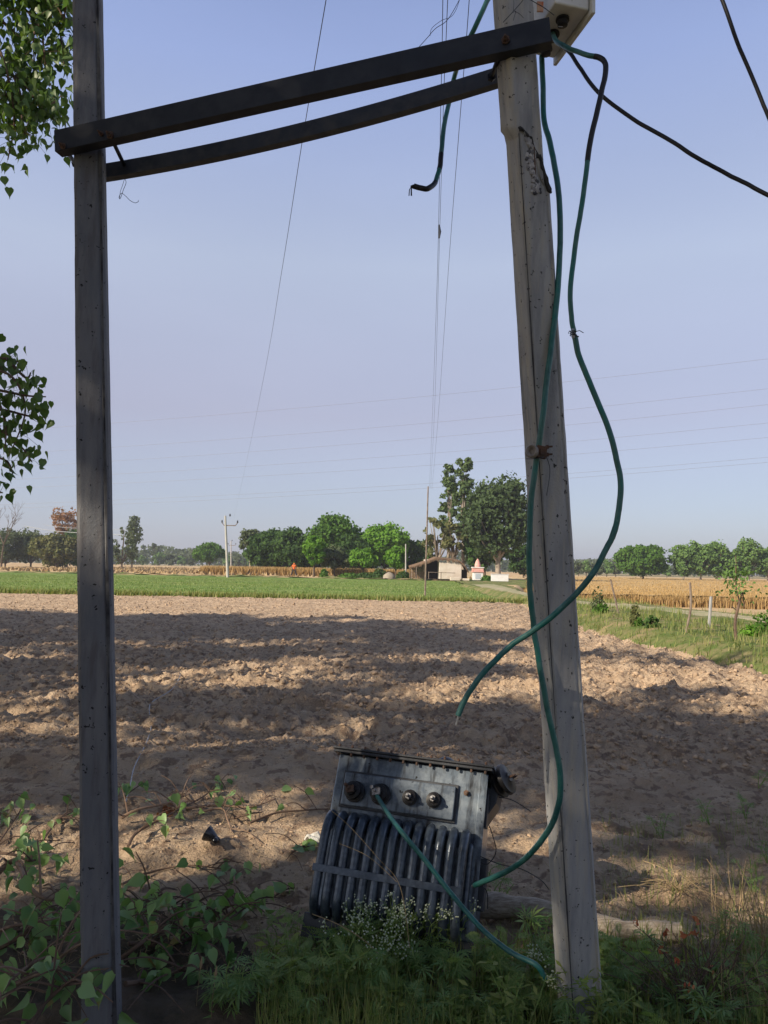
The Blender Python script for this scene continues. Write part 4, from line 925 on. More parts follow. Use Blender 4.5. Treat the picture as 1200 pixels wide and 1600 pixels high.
# ------------------------------------------------------------------ transformer
def transformer():
    pc = (625, 1320); Yc = 3.38
    d0 = _f + CR*((pc[0]-600)/FPX) - CU*((pc[1]-800)/FPX); v = d0.normalized()
    right = (CR - v*CR.dot(v)).normalized(); up = right.cross(v)
    rr = R(8.2); ex = right*math.cos(rr)-up*math.sin(rr); ez = up*math.cos(rr)+right*math.sin(rr); ey = v.copy()
    yaw = R(11); ex, ey = ex*math.cos(yaw)-ey*math.sin(yaw), ey*math.cos(yaw)+ex*math.sin(yaw)
    pt = R(-3); ey, ez = ey*math.cos(pt)+ez*math.sin(pt), ez*math.cos(pt)-ey*math.sin(pt)
    Mx = Matrix((ex, ey, ez)).transposed().to_4x4()
    Wd, Hh, Dp = .67, .725, .34
    t = empty('transformer', P(pc[0], pc[1], Yc), 'grey blue oil transformer dumped tilted on the ground by the right pole', 'transformer')
    Mx.translation = P(pc[0], pc[1], Yc); t.matrix_world = Mx
    x0, x1, z0, z1 = -Wd/2, Wd/2, -Hh/2, Hh/2
    mb = MB(); mb.bx(x0, x1, 0, Dp, z0, z1-.02); 
    mb.build('tank', m_tx, t, bevel=.006)
    mb = MB(); mb.bx(x0-.022, x1+.03, -.03, Dp+.03, z1-.018, z1-.006); mb.bx(x0-.026, x1+.034, -.034, Dp+.034, z1-.004, z1+.006)
    mb.build('lid', m_txd, t, bevel=.002)
    for i in range(12):
        xx = x0+.0+(x1-x0)*i/11; mb = MB(); mb.lathe((xx, -.02, z1-.032), (0, 0, 1), [(0, .006), (.012, .0065), (.045, .0065), (.052, .004)], 6); mb.build('lid_bolt', m_rust, t)
    # terminal plate
    mb = MB(); mb.bx(-.285, .215, -.028, -.001, .125, .262); mb.build('terminal_plate', m_tx, t, bevel=.004)
    mb = MB(); mb.bx(-.295, .225, -.012, -.0005, .115, .272); mb.build('plate_gasket', m_txd, t, bevel=.002)
    for i, xx in enumerate((-.222, -.105, .022, .128)):
        c = Vector((xx, -.028, .182+.004*i)); mb = MB()
        s = 1.35 if i < 2 else 1.0
        ln = 1.35 if i < 2 else .9
        mb.lathe(c, (-.12 if i < 2 else 0, -1, .05), [(0, .032*s), (.012*ln, .034*s), (.016*ln, .024*s), (.026*ln, .022*s), (.030*ln, .029*s), (.038*ln, .028*s), (.042*ln, .018*s), (.052*ln, .016*s)], 16); bsh = mb.build('low_voltage_bushing', m_porc, t, smooth=True)
        mb = MB(); d = Vector((-.12 if i < 2 else 0, -1, .05)).normalized(); q = c+d*.05*ln
        mb.lathe(q, d, [(0, .013), (.010, .013), (.010, .0075), (.034, .0075), (.036, .005)], 6); mb.build('terminal_stud', m_alu if i != 0 else m_rust, bsh)
        if i < 2:
            mb = MB(); mb.box(q+d*.022+Vector((.004, 0, -.002)), (.017, 0, .004), (0, .006, 0), (-.003, 0, .014)); mb.lathe(q+d*.03+Vector((-.012, 0, .01)), d, [(0, .008), (.012, .008)], 6); mb.build('cable_lug', m_rust if i == 0 else m_alu, bsh, bevel=.001)
    # radiator tubes
    n = 13
    for i in range(n):
        xx = x0+.03+(Wd-.085)*i/(n-1); r = .0195; zt = .074; zb_ = -.315
        pts = spline([(xx, .0, zt-.045), (xx, -.03, zt), (xx+.003, -.072, zt), (xx+.004, -.108, zt-.035), (xx+.002, -.118, zt-.10), (xx, -.112, zb_+.11), (xx, -.104, zb_+.05), (xx, -.07, zb_+.01), (xx, -.03, zb_), (xx, 0, zb_+.02)], 4)
        mb = MB(); mb.tube(pts, r, 12); mb.build('radiator_tube', m_txr, t, smooth=True)
        if i % 2 == 0:
            xx2 = xx+.022; pts = spline([(xx2, 0, zt-.06), (xx2, -.03, zt-.04), (xx2, -.036, zt-.09), (xx2, -.036, zb_+.12), (xx2, -.03, zb_+.06), (xx2, 0, zb_+.06)], 4)
            mb = MB(); mb.tube(pts, r*.7, 10); mb.build('radiator_tube', m_txr, t, smooth=True)
    mb = MB(); mb.bx(x0+.01, x1-.04, -.145, -.138, -.155, -.127); mb.build('brace_bar', m_txr, t, bevel=.001)
    mb = MB(); mb.bx(x0-.015, x1+.012, -.02, Dp, z0-.045, z0-.002); mb.bx(x0-.02, x1+.02, -.045, -.021, z0-.05, z0+.05); mb.build('base_channel', m_txd, t, bevel=.004)
    # side fittings (right side)
    mb = MB(); mb.bx(x1-.022, x1+.012, -.006, -.0005, -.36, z1-.03); mb.build('corner_strip', m_tx, t, bevel=.001)
    mb = MB(); mb.bx(x1+.003, x1+.035, .05, .13, -.20, .0); mb.build('lifting_lug', m_txd, t, bevel=.003)
    mb = MB(); mb.bx(x1+.003, x1+.02, .02, .10, .12, .26); mb.build('side_bracket', m_txd, t, bevel=.003)
    mb = MB(); mb.lathe((x1-.075, -.001, .245), (0, -1, 0), [(0, .012), (.012, .012), (.012, .007), (.02, .007)], 6); mb.build('drain_plug', m_rust, t)
    # high voltage pocket with bushings leaning out of the right side
    mb = MB(); 
    vs = [(x1+.003, .07, .33), (x1+.003, .30, .33), (x1+.003, .30, .15), (x1+.003, .07, .15), (x1+.062, .07, .335), (x1+.062, .30, .335), (x1+.05, .30, .23), (x1+.05, .07, .23)]
    mb.add(vs, [(0,1,2,3), (4,7,6,5), (0,4,5,1), (3,2,6,7), (0,3,7,4), (1,5,6,2)]); mb.build('high_voltage_pocket', m_txd, t, bevel=.005)
    for k, (yy, zz) in enumerate(((.11, .315), (.21, .325))):
        d = Vector((.8, -.35, .38)).normalized(); c = Vector((x1+.012, yy, zz-.01)); mb = MB()
        mb.lathe(c, d, [(0, .042), (.016, .044), (.022, .032), (.030, .034), (.036, .064), (.050, .068), (.058, .04), (.068, .038), (.074, .066), (.090, .063), (.096, .026), (.104, .02)], 18); bsh = mb.build('high_voltage_bushing', m_porc, t, smooth=True)
        mb = MB(); mb.lathe(c+d*.1, d, [(0, .007), (.02, .005), (.035, .002)], 6); mb.build('terminal_stud', m_rust, bsh)
    mb = MB(); mb.lathe((.12, Dp*.75, z1+.002), (0, 0, 1), [(0, .06), (.02, .058), (.045, .045), (.06, .02), (.064, .002)], 16); mb.build('filler_cap', m_txd, t, smooth=True)
    bpy.context.view_layer.update()
    return t, Mx
tT, MT = transformer()
lugp = MT @ Vector((-.105, -.115, .17))
pl = proj(lugp)
def Gz(px, py, z): return G(px, py, z)
pts = [lugp, lugp.lerp(P(630, 1303, 3.12), .5)+Vector((0, -.02, .0)), P(630, 1303, 3.08), P(665, 1345, 3.04), P(700, 1390, 2.98), P(730, 1426, 2.93), P(760, 1458, 2.87), P(800, 1489, 2.80), P(838, 1508, 2.74), P(852, 1530, 2.74)]
t = empty('green_cable', lugp, 'green cable running from the transformer terminal into the weeds', 'cable')
mb = MB(); mb.tube([p-lugp for p in spline(pts, 7)], .0092, 10); mb.build('sheath', m_green, t, smooth=True)
# thin black wires right of the transformer
for i, (ptsx, Y) in enumerate([([(748, 1345), (762, 1350), (775, 1330), (768, 1300), (764, 1290)], 3.3), ([(750, 1338), (780, 1350), (815, 1358), (845, 1375), (858, 1390)], 3.25), ([(775, 1245), (800, 1250), (830, 1268)], 3.5), ([(742, 1375), (760, 1392), (762, 1420)], 3.1)]):
    thin(ptsx, Y, .0022, 'thin black wire hanging beside the transformer, %s' % ('looped by its side lug', 'running right toward the pole', 'at the upper right bushing', 'near its lower corner')[i], m_black, 'loose_wire')

# ------------------------------------------------------------------ log
def log():
    a = GT(745, 1437); b = GT(1065, 1478); 
    a.z = hz(a.x, a.y)+.055; b.z = hz(b.x, b.y)+.05; N = 40; pts = []; rs = []
    for i in range(N+1):
        t = i/N; p = a.lerp(b, t); p.z += .012*math.sin(t*7); p.y += .02*math.sin(t*5+1); pts.append(p-a); rs.append((.052-.012*t)*(1+.10*math.sin(t*23)+random.uniform(-.05, .05)))
    mb = MB(); mb.tube(pts, rs, 16); t = empty('wooden_log', a, 'weathered pale wooden log lying behind the right concrete pole', 'log')
    mb.build('log_body', m_log, t, smooth=True)
log()

# ------------------------------------------------------------------ right bank posts, saplings
def post(px0, py0, px1, py1, r, label, m=m_post, bend=0, name='fence_post', fork=False):
    g = GT(px1, py1); Y = g.y; top = P(px0, py0, Y); t = empty(name, g, label, 'post', 'stakes along the grassy bank')
    v = top-g; mid = v*.5+Vector((bend, 0, 0)); mb = MB()
    mb.tube(spline([Vector((0, 0, -.2)), Vector((0, 0, 0)), mid, v], 5), [r*1.2]*5+[r]*10+[r*.8], 7); mb.build('stake', m, t, smooth=True)
    return t, g, v
post(954, 905, 966, 958, 0.0279, 'leaning bare stake nearest the right concrete pole')
post(1078, 910, 1072, 988, 0.0248, 'crooked grey stake with a notched top in the middle of the bank', bend=.06)
post(1111, 932, 1108, 979, 0.0372, 'short square pale concrete stake on the bank', m=m_conc)
post(1156, 940, 1150, 1000, 0.0279, 'rusty brown sapling trunk forking near the right edge', m=m_twig, bend=-.05)
g = GT(1150, 1000); t = empty('forked_sapling', g, 'thin forked sapling with a tall bare shoot near the right edge', 'sapling')
mb = MB(); tp = P(1156, 942, g.y)-g
mb.tube(spline([tp, P(1150, 915, g.y)-g, P(1150, 880, g.y)-g, P(1149, 868, g.y)-g], 4), [.014]*4+[.011]*4+[.008]*4+[.005], 6); mb.tube(spline([tp, P(1160, 925, g.y)-g, P(1163, 948, g.y)-g], 4), .012, 5); mb.tube([P(1152, 955, g.y)-g, P(1144, 948, g.y)-g], .012, 5); mb.build('branches', m_twig, t)
n = 240; q = rng.normal(size=(n, 3))*np.array([.16, .12, .2])+np.array(P(1153, 905, g.y)-g)
V, F = inst(T_LEAF, F_LEAF, q, rand_rot(n), rng.uniform(.05, .1, n)); new_obj('leaves', np_mesh('leaves', V, F), f_pop, t)
def bankshrub(px, py, w, h, m, label, n=500, leaf=.07):
    g = GT(px, py); shr = shrub(px, py, g.y, w, h, m, label, z=g.z-.05, leaf=leaf, n=n, group='small shrubs on the bank')
bankshrub(934, 956, .5, .75, f_grey, 'dull narrow shrub on the bank right of the pole', 260)
bankshrub(940, 958, .5, .35, f_mid, 'low green shrub on the bank beside the dull narrow one', 260)
bankshrub(992, 975, .22, .55, f_olive, 'upright olive shrub left of the crooked stake', 260)
bankshrub(997, 976, .26, .2, f_mid, 'round green shrub at the foot of the olive one', 420)
bankshrub(1020, 980, .4, .3, f_dark, 'dark small shrub on the bank between two stakes', 200)
bankshrub(1172, 992, .45, .25, f_bright, 'bright green weed clump by the forked sapling', 300)
bankshrub(1198, 990, .7, .5, f_mid, 'green weed clump at the right edge of the bank', 300)
n = 34000; X = rng.uniform(2, 20, n); Y = rng.uniform(6, 36, n); z, pl_, bk_, ib_ = Hground(X, Y); ok = (bk_ > .05) & (fbm(X*.8, Y*.5, 3, 19) > -.06) & (np.abs(X-path_x(Y)) > .85) & (X-path_x(Y) < 3.5); X, Y, z, ib_ = X[ok], Y[ok], z[ok], ib_[ok]
hh = rng.uniform(.06, .22, len(X))*(1+.9*np.maximum(0, fbm(X*.9, Y*.9, 3, 8)*3))
V, F = blades_np(np.stack([X, Y, z-.01], 1), hh, .022, .5); new_obj('bank_grass', np_mesh('bank_grass', V, F), m_grass, kind='stuff', label='rough green and dry grass on the bank at the right of the field', cat='grass')
# grass fringe between ploughed field and crop
n = 9000; X = rng.uniform(-30, 8, n); Y = 36.0+rng.normal(0, .25, n)+.0*X
V, F = blades_np(np.stack([X, Y, np.full(n, .03)], 1), rng.uniform(.12, .34, n), .05, .5); new_obj('field_edge_grass', np_mesh('field_edge_grass', V, F), m_grass, kind='stuff', label='grass fringe along the far edge of the ploughed field', cat='grass')

# ------------------------------------------------------------------ person in orange
def person():
    Y = 93; b = P(459, 905, Y); b.z = .2
    t = empty('person', b, 'person in an orange shirt and head cloth walking across the far field', 'person')
    H = 1.6
    vs = [(0, 0, .88), (0, 0, 1.12), (0, 0, 1.34), (0, 0, 1.44), (.01, -.01, 1.54),
          (-.17, 0, 1.34), (-.24, -.05, 1.08), (-.2, -.2, .9), (.17, 0, 1.34), (.25, .06, 1.1), (.27, -.06, .9),
          (-.09, 0, .84), (-.22, 0, .47), (-.36, 0, .06), (-.42, -.05, .03), (.09, 0, .84), (.2, 0, .46), (.34, 0, .06), (.28, -.06, .03)]
    es = [(0,1), (1,2), (2,3), (3,4), (2,5), (5,6), (6,7), (2,8), (8,9), (9,10), (0,11), (11,12), (12,13), (13,14), (0,15), (15,16), (16,17), (17,18)]
    rad = [.14, .13, .14, .05, .10, .055, .045, .035, .055, .045, .035, .09, .06, .04, .035, .09, .06, .04, .035]
    def skin(name, vv, ee, rr, m, root=0):
        me = bpy.data.meshes.new(name); me.from_pydata(vv, ee, []); o = new_obj(name, me, m, t)
        md = o.modifiers.new('skin', 'SKIN'); md.use_smooth_shade = True
        for i, r_ in enumerate(rr): me.skin_vertices[0].data[i].radius = (r_, r_); me.skin_vertices[0].data[i].use_root = (i == root)
        s = o.modifiers.new('sub', 'SUBSURF'); s.levels = 1; s.render_levels = 1
    skin('body', vs, es, rad, m_skin)
    skin('shirt', [(0, 0, .74), (0, 0, .95), (0, 0, 1.12), (0, 0, 1.36), (-.17, 0, 1.34), (-.24, -.04, 1.1), (.17, 0, 1.34), (.25, .05, 1.12)], [(0,1), (1,2), (2,3), (3,4), (4,5), (3,6), (6,7)], [.18, .175, .165, .155, .08, .065, .08, .065], m_orange)
    skin('trousers', [(0, 0, .9), (-.09, 0, .84), (-.22, 0, .47), (-.35, 0, .1), (.09, 0, .84), (.2, 0, .46), (.33, 0, .1)], [(0,1), (1,2), (2,3), (0,4), (4,5), (5,6)], [.14, .11, .085, .065, .11, .085, .065], m_trous)
    skin('head_cloth', [(0, .02, 1.60), (0, .02, 1.52), (0, .07, 1.40)], [(0,1), (1,2)], [.115, .11, .09], m_orange)
person()

# ------------------------------------------------------------------ shade trees to the left (cast the foreground shade), plus one added behind the camera
def shade_tree(base, clusters, label, seed, dens=1.0, trunk_r=.35, leaf=.18):
    rs = np.random.default_rng(seed); t = empty('peepal_tree', base, label, 'tree', 'big roadside trees left of the view')
    parts = []; mb = MB(); bz = Vector(base)
    fork = Vector((0, 0, 3.2)); mb.tube([(0, 0, -.3), (0, 0, .5), (.1, 0, 2), fork], [trunk_r*1.5, trunk_r*1.05, trunk_r*.9, trunk_r*.8], 12)
    for (cx, cy, cz, rx, ry, rz, cov) in clusters:
        c = np.array([cx, cy, cz])-np.array(base)
        n = int(rx*ry*math.pi*cov*1.55*dens/(leaf*leaf*.42))
        nk = max(6, int(rx*ry*4)); K = rs.normal(size=(nk, 3)); K /= np.linalg.norm(K, axis=1, keepdims=True); K = K*rs.random((nk, 1))**.45*np.array([rx, ry, rz])
        w = rs.integers(0, nk, n); p = K[w]+rs.normal(size=(n, 3))*np.array([.42, .42, .3])*min(rx, 1.6)*.55+c
        V, F = inst(T_LEAF, F_LEAF, p, rand_rot(n, np.tile([[0, 0, 1.]], (n, 1)), .9), rs.uniform(.7, 1.3, n)*leaf*1.3); parts.append((V, F))
        cv = Vector(c); mid = fork.lerp(cv, .5)+Vector((0, 0, .8)); mb.tube(spline([fork, mid, cv], 4), [trunk_r*.42, trunk_r*.38, trunk_r*.34, trunk_r*.3, trunk_r*.25, trunk_r*.2, trunk_r*.16, trunk_r*.12, trunk_r*.08], 7)
        for k in range(min(nk, 9)): 
            e = cv+Vector(K[k]); mb.tube([cv, cv.lerp(e, .5)+Vector((0, 0, .1)), e], [trunk_r*.09, .02, .008], 5)
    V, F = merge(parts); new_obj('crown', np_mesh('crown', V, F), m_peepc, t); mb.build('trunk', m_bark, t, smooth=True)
kx, ky = -L.x/L.z, -L.y/L.z        # ground offset per metre of height
def tgt(x, y, h, rx, ry, cov=1.5, rz=.7): return (x-kx*h, y-ky*h, h, rx, ry, rz, cov)
near_cl = [tgt(-2.2, 2.8, 7.5, 2.0, 1.3, 1.5), tgt(.2, 3.2, 8.0, 1.5, 1.0, 1.6), tgt(2.3, 3.3, 8.0, 1.6, 1.0, 1.5), tgt(4.2, 4.2, 8.2, 1.4, 1.0, 1.7),
           tgt(-3.4, 6.0, 8.5, 1.8, 1.2, 2.0), tgt(-.6, 5.9, 9.0, 1.6, .75, 1.7), tgt(2.0, 6.4, 8.6, 1.7, .9, 1.8), tgt(4.6, 7.6, 8.4, 1.7, 1.2, 1.9),
           tgt(.4, .6, 8.5, 2.4, 1.3, 1.9), tgt(-3.2, .8, 8, 2.2, 1.4, 1.9), tgt(-5.5, 3.6, 8.0, 1.5, 1.8, 1.8)]
sky_block_cl = [(-9, -6.5, 7.5, 3.2, 2.2, .9, 2.2), (-4.5, -6.5, 6.8, 3.0, 2.4, .9, 2.2), (-1, -7, 7.2, 2.6, 2.2, .9, 2.0), (2.5, -8, 7.0, 2.6, 2.0, .9, 2.0), (-4.5, -3.0, 6.4, 2.4, 1.6, .8, 1.1), (-1.2, -3.6, 6.2, 1.8, 1.6, .8, 1.1), (2.4, -4.6, 6.8, 1.8, 1.5, .8, 1.8), (5.5, -9, 7.5, 2.6, 2.0, .9, 2.0), (-6.3, 1.0, 6.8, 1.5, 1.4, .6, 1.9)]  # unseen foliage added overhead and behind the camera to block sky light
sky_block_cl += [(x_, -13.5+.6*(i_ % 2), 2.6, 2.6, 1.6, 2.0, 2.4) for i_, x_ in enumerate((-14, -9.5, -5, -.5, 4, 8.5))]  # added low foliage behind the camera, cuts light from the low sky
sky_block_cl += [(-7.5, -3.5, 6.4, 2.2, 2.0, .9, 2.2), (4.2, -6.2, 6.8, 2.2, 1.8, .8, 2.0)]  # more added foliage out of view, same purpose
beam_shade_cl = tgt(3.3, 5.35, 7.9, 1.7, .95, 2.6)  # added cluster, placed so its shadow falls on the steel beams
far_cl = [tgt(-11, 20.0, 9.5, 3.4, 4.0, 3.4), tgt(-5.8, 19.5, 10.0, 2.9, 4.3, 3.4), tgt(-1.6, 19.0, 10.0, 2.5, 4.2, 3.4), tgt(1.6, 18.0, 9.0, 1.7, 3.4, 3.0), tgt(-8, 14.2, 9, 2.6, 1.7, 2.6), tgt(-3.0, 13.4, 9.2, 2.4, 1.5, 2.4), tgt(-.2, 14.6, 9.0, 1.7, 1.0, 2.4), tgt(-5.5, 15.6, 9.0, 2.4, 1.0, 2.4)]
mid_cl = [tgt(-5.6, 8.8, 8.5, 1.9, 1.0, 2.5), tgt(-1.4, 8.4, 9, 1.9, 1.1, 2.6), tgt(1.4, 8.0, 9.2, 1.6, .9, 2.4), tgt(-4.6, 11.5, 9, 2.1, .8, 2.2), tgt(.8, 11.9, 9.2, 1.6, .9, 2.2), tgt(3.4, 14.2, 9, 1.4, .6, 1.5), tgt(5.6, 13.6, 9, 1.0, .45, 1.5), tgt(6.2, 8.6, 8.4, 1.4, .6, 1.6)]
shade_tree((-10.6, -3.6, 0), near_cl, 'big peepal tree just outside the view on the near left', 4)
shade_tree((-2.5, -6.2, 0), sky_block_cl+[beam_shade_cl], 'unseen peepal tree added behind the viewpoint, crown overhead blocking sky light', 9, trunk_r=.45, leaf=.19)  # added out of view to darken the foreground
shade_tree((-15.0, 3.4, 0), mid_cl, 'peepal tree outside the view on the left, middle one', 5, trunk_r=.3)
shade_tree((-18.5, 9.8, 0), far_cl, 'peepal tree outside the view on the far left', 6)

# hanging peepal branches at the left edge
def hang_branch(lines, label, leaf, nper, spread, Y, seed, root=(-8.5, .5, 5.5)):
    rs = np.random.default_rng(seed); pts0 = P(*lines[0][0], Y); t = empty('hanging_branch', pts0, label, 'branch'); mb = MB(); cen = []
    rt_ = Vector(root)-pts0; js = P(-160, lines[0][0][1]+30, Y)-pts0
    mb.tube(spline([rt_, rt_.lerp(js, .5)+Vector((0, 0, .35)), js], 8), [.06-.045*i/16 for i in range(17)], 8)
    extra = []
    for ln in lines:
        x0, y0 = ln[0]; mb.tube(spline([js, js.lerp(P(x0, y0, Y)-pts0, .5)+Vector((0, 0, .05)), P(x0, y0, Y)-pts0], 4), .008, 5)
        extra.append([(-160, lines[0][0][1]+30), ((x0-160)/2, y0-10), (x0, y0)])
    for k in range(7):      # side twigs farther out of the view
        f = .25+.1*k; b0 = rt_.lerp(js, f)+Vector((0, 0, .35*math.sin(f*math.pi))); e = b0+Vector((rs.normal()*.4, rs.normal()*.4, -rs.uniform(.4, 1.0)))
        mb.tube(spline([b0, b0.lerp(e, .5)+Vector((.1, 0, 0)), e], 4), .006, 5)
        for _ in range(70): cen.append(b0.lerp(e, rs.random())+Vector(rs.normal(size=3)*.12))
    lines = lines+extra
    for ln in lines:
        pts = spline([P(x, y, Y+rs.uniform(-.15, .15))-pts0 for x, y in ln], 6); N = len(pts)
        mb.tube(pts, [.011*(1-.8*i/N)+.0015 for i in range(N)], 5)
        for i in range(N-1):
            for _ in range(nper):
                u = rs.random(); p = pts[i].lerp(pts[i+1], u); q = p+Vector(rs.normal(size=3)*spread); 
                if rs.random() < .3: mb.tube([p, p.lerp(q, .5)+Vector((0, 0, .01)), q], .0014, 3)
                cen.append(q)
    C = np.array([list(c) for c in cen]); n = len(C)
    down = np.tile([[0., 0, -1.]], (n, 1))+rs.normal(size=(n, 3))*.45; down /= np.linalg.norm(down, axis=1, keepdims=True)
    x = np.cross(rs.normal(size=(n, 3)), down); x /= np.linalg.norm(x, axis=1, keepdims=True); z = np.cross(x, down)
    V, F = inst(T_HEART, F_HEART, C, np.stack([x, down, z], 2), rs.uniform(.7, 1.15, n)*leaf)
    new_obj('leaves', np_mesh('leaves', V, F), m_hang, t); mb.build('twigs', m_twig, t)
hang_branch([[(-60, -60), (-20, 30), (10, 110), (22, 190), (12, 250)], [(-60, -40), (20, 0), (60, 40), (70, 90), (75, 130)], [(-40, 0), (30, 60), (40, 120), (38, 165), (60, 180), (88, 182)], [(-40, -40), (40, -30), (85, 10), (95, 60), (100, 100)], [(-60, 20), (-10, 70), (30, 140), (34, 195), (40, 210)], [(-60, -30), (30, -20), (60, 15), (52, 60), (55, 110)], [(-30, -20), (60, -40), (100, -10), (98, 40)], [(-60, 60), (-20, 100), (5, 130), (10, 165)], [(55, 150), (75, 165), (95, 150)], [(20, -40), (75, -10), (100, 30)]],
            'peepal branch hanging in the top left corner of the view', .070, 7, .085, 5.2, 3)
hang_branch([[(-70, 560), (-20, 575), (20, 590), (40, 640), (20, 700)], [(-40, 560), (0, 560), (28, 565)], [(-60, 600), (0, 610), (40, 618), (72, 620)], [(-60, 640), (0, 640), (45, 650), (70, 652)], [(-60, 660), (0, 672), (35, 700), (50, 722)], [(-60, 690), (-20, 710), (10, 720), (20, 740)], [(-40, 740), (-10, 765), (4, 770)], [(10, 560), (40, 590), (48, 582)], [(-50, 580), (-8, 620), (8, 660), (8, 700)]],
            'peepal branch reaching in at the left edge at mid height', .070, 2, .055, 5.0, 8)

# ------------------------------------------------------------------ fallen leafy branches, lower left
def fallen(path, label, nleaf, r=.009, twigs=5, m=m_twig, leaf=.068, seed=1, lift=.04, spread=.10):
    """path: list of (px, py, height above ground)"""
    rs = np.random.default_rng(seed); P3 = []
    for x, y, h in path:
        g = GT(x, y+0) if h < .05 else None
        if g is None:
            g = G(x, y, h+.02)
        else: g.z += h+r
        P3.append(g)
    o = P3[0].copy(); t = empty('fallen_branch', o, label, 'branch', 'cut peepal branches lying at the lower left')
    mb = MB(); sp = [p-o for p in spline(P3, 6)]; N = len(sp)
    mb.tube(sp, [r*(1-.75*i/N)+.0015 for i in range(N)], 7); C = []; D = []
    ends = [sp]
    for k in range(int(twigs*1.8)+1):
        i = rs.integers(1, N-1); a = sp[i]; d = Vector((rs.uniform(-1, 1), rs.uniform(-.8, .8), rs.uniform(-.1, .5))).normalized()*rs.uniform(.1, .28)
        e = a+d; e.z = max(e.z, -o.z+hz(e.x+o.x, e.y+o.y)+.01); mid = a.lerp(e, .5)+Vector((0, 0, .03)); tw = spline([a, mid, e], 4)
        mb.tube(tw, [r*.4*(1-.7*j/len(tw))+.001 for j in range(len(tw))], 5); ends.append(tw)
    for k in range(int(nleaf*1.15)):
        ln = ends[rs.integers(0, len(ends))] if rs.random() < .75 else sp
        a = ln[rs.integers(len(ln)//3, len(ln))]; q = a+Vector(rs.normal(size=3)*spread*np.array([.7, .6, .35]))
        gz_ = hz(q.x+o.x, q.y+o.y)-o.z; q.z = max(q.z, gz_+.012+rs.random()*.03)
        if (q-a).length > .02: mb.tube([a, a.lerp(q, .5)+Vector((0, 0, .012)), q], .0012, 4)
        C.append(list(q)); D.append([rs.uniform(-.8, .8), rs.uniform(-1, .3), rs.uniform(-1.1, .05)])
    if nleaf:
        C = np.array(C); n = len(C); y = np.array(D); y /= np.linalg.norm(y, axis=1, keepdims=True)
        z = np.tile([[0., -.5, .8]], (n, 1))+rs.normal(size=(n, 3))*.6; x = np.cross(y, z); x /= np.linalg.norm(x, axis=1, keepdims=True); z = np.cross(x, y)
        V, F = inst(T_HEART, F_HEART, C, np.stack([x, y, z], 2), rs.uniform(.7, 1.25, (n, 1))*leaf*np.column_stack([rs.uniform(.7, 1.12, n), np.ones(n), rs.uniform(.3, 2.4, n)]))
        # keep above the ground
        W_ = V+np.array(o); hh_, _, _, _ = Hground(W_[:, 0], W_[:, 1]); V[:, 2] = np.maximum(V[:, 2], hh_+.003-o.z)
        ob = new_obj('leaves', np_mesh('leaves', V, F), m_peep, t); ob.data.shade_smooth()
    mb.build('stem', m, t, smooth=True)
fallen([(-40, 1500, .05), (20, 1470, .12), (60, 1445, .16), (110, 1405, .10)], 'leafy branch rising at the left edge below the thick bare limb', 34, .010, 6, seed=1, spread=.12)
fallen([(-30, 1395, .12), (20, 1345, .2), (45, 1385, .22), (75, 1405, .20), (118, 1400, .18)], 'thick reddish brown bent limb at the left edge', 10, .013, 2, m_twigl, seed=2)
fallen([(-30, 1330, .1), (20, 1335, .16), (50, 1345, .18), (80, 1330, .1)], 'leafy tip above the bent limb at the left edge', 26, .007, 5, seed=3, spread=.09)
fallen([(-20, 1560, .12), (40, 1530, .18), (90, 1500, .15), (125, 1470, .1)], 'leafy branch in the bottom left corner, upper one', 24, .011, 5, m_twigl, seed=4, spread=.13)
fallen([(-20, 1470, .1), (10, 1450, .2), (60, 1440, .2), (120, 1430, .15)], 'curved pale twig with few leaves left of the left pole', 8, .006, 3, m_twigl, seed=5)
fallen([(-10, 1585, .15), (10, 1540, .2), (60, 1500, .15), (120, 1485, .1)], 'pale twig arching in the bottom left corner', 5, .006, 3, m_twigl, seed=6)
fallen([(40, 1620, .1), (70, 1570, .15), (100, 1540, .2), (130, 1530, .2)], 'leafy branch in the bottom left corner, lower one', 18, .008, 5, seed=7)
fallen([(180, 1420, .05), (220, 1410, .10), (260, 1415, .14), (300, 1420, .08)], 'leafy branch just right of the left pole', 30, .008, 7, seed=8, spread=.09)
fallen([(185, 1500, .05), (225, 1470, .12), (260, 1440, .10), (290, 1430, .05)], 'leafy branch right of the left pole below the first', 28, .008, 7, seed=9, spread=.10)
fallen([(200, 1490, .03), (270, 1475, .06), (330, 1450, .12), (375, 1425, .08)], 'leafy branch spreading toward the middle of the lower left', 34, .008, 8, seed=10, spread=.09)
fallen([(195, 1560, .04), (240, 1530, .05), (290, 1515, .08), (370, 1525, .05)], 'forked twig with leaves near the bottom edge', 18, .009, 6, m_twig, seed=11, spread=.08)
fallen([(330, 1440, .05), (350, 1420, .10), (380, 1410, .09)], 'leafy tip at the right of the cut branches', 12, .005, 4, seed=12, spread=.07)
fallen([(190, 1390, .02), (230, 1372, .02), (290, 1360, .02), (345, 1365, .02)], 'long dry twig lying right of the left pole', 4, .005, 2, m_twig, seed=13, spread=.05)
fallen([(190, 1285, .02), (215, 1265, .06), (260, 1255, .05), (300, 1245, .02)], 'pale dry branch behind the left pole', 6, .009, 5, m_twigl, seed=14, spread=.07)
fallen([(200, 1330, .02), (215, 1300, .05), (260, 1275, .05), (315, 1255, .03), (330, 1240, .02)], 'crossing twig with young leaves right of the left pole', 10, .008, 4, m_twig, seed=15, spread=.06)
fallen([(290, 1270, .02), (340, 1265, .02), (390, 1268, .02), (430, 1255, .02)], 'long pale stick lying on bare soil', 3, .008, 3, m_twigl, seed=16, spread=.05)
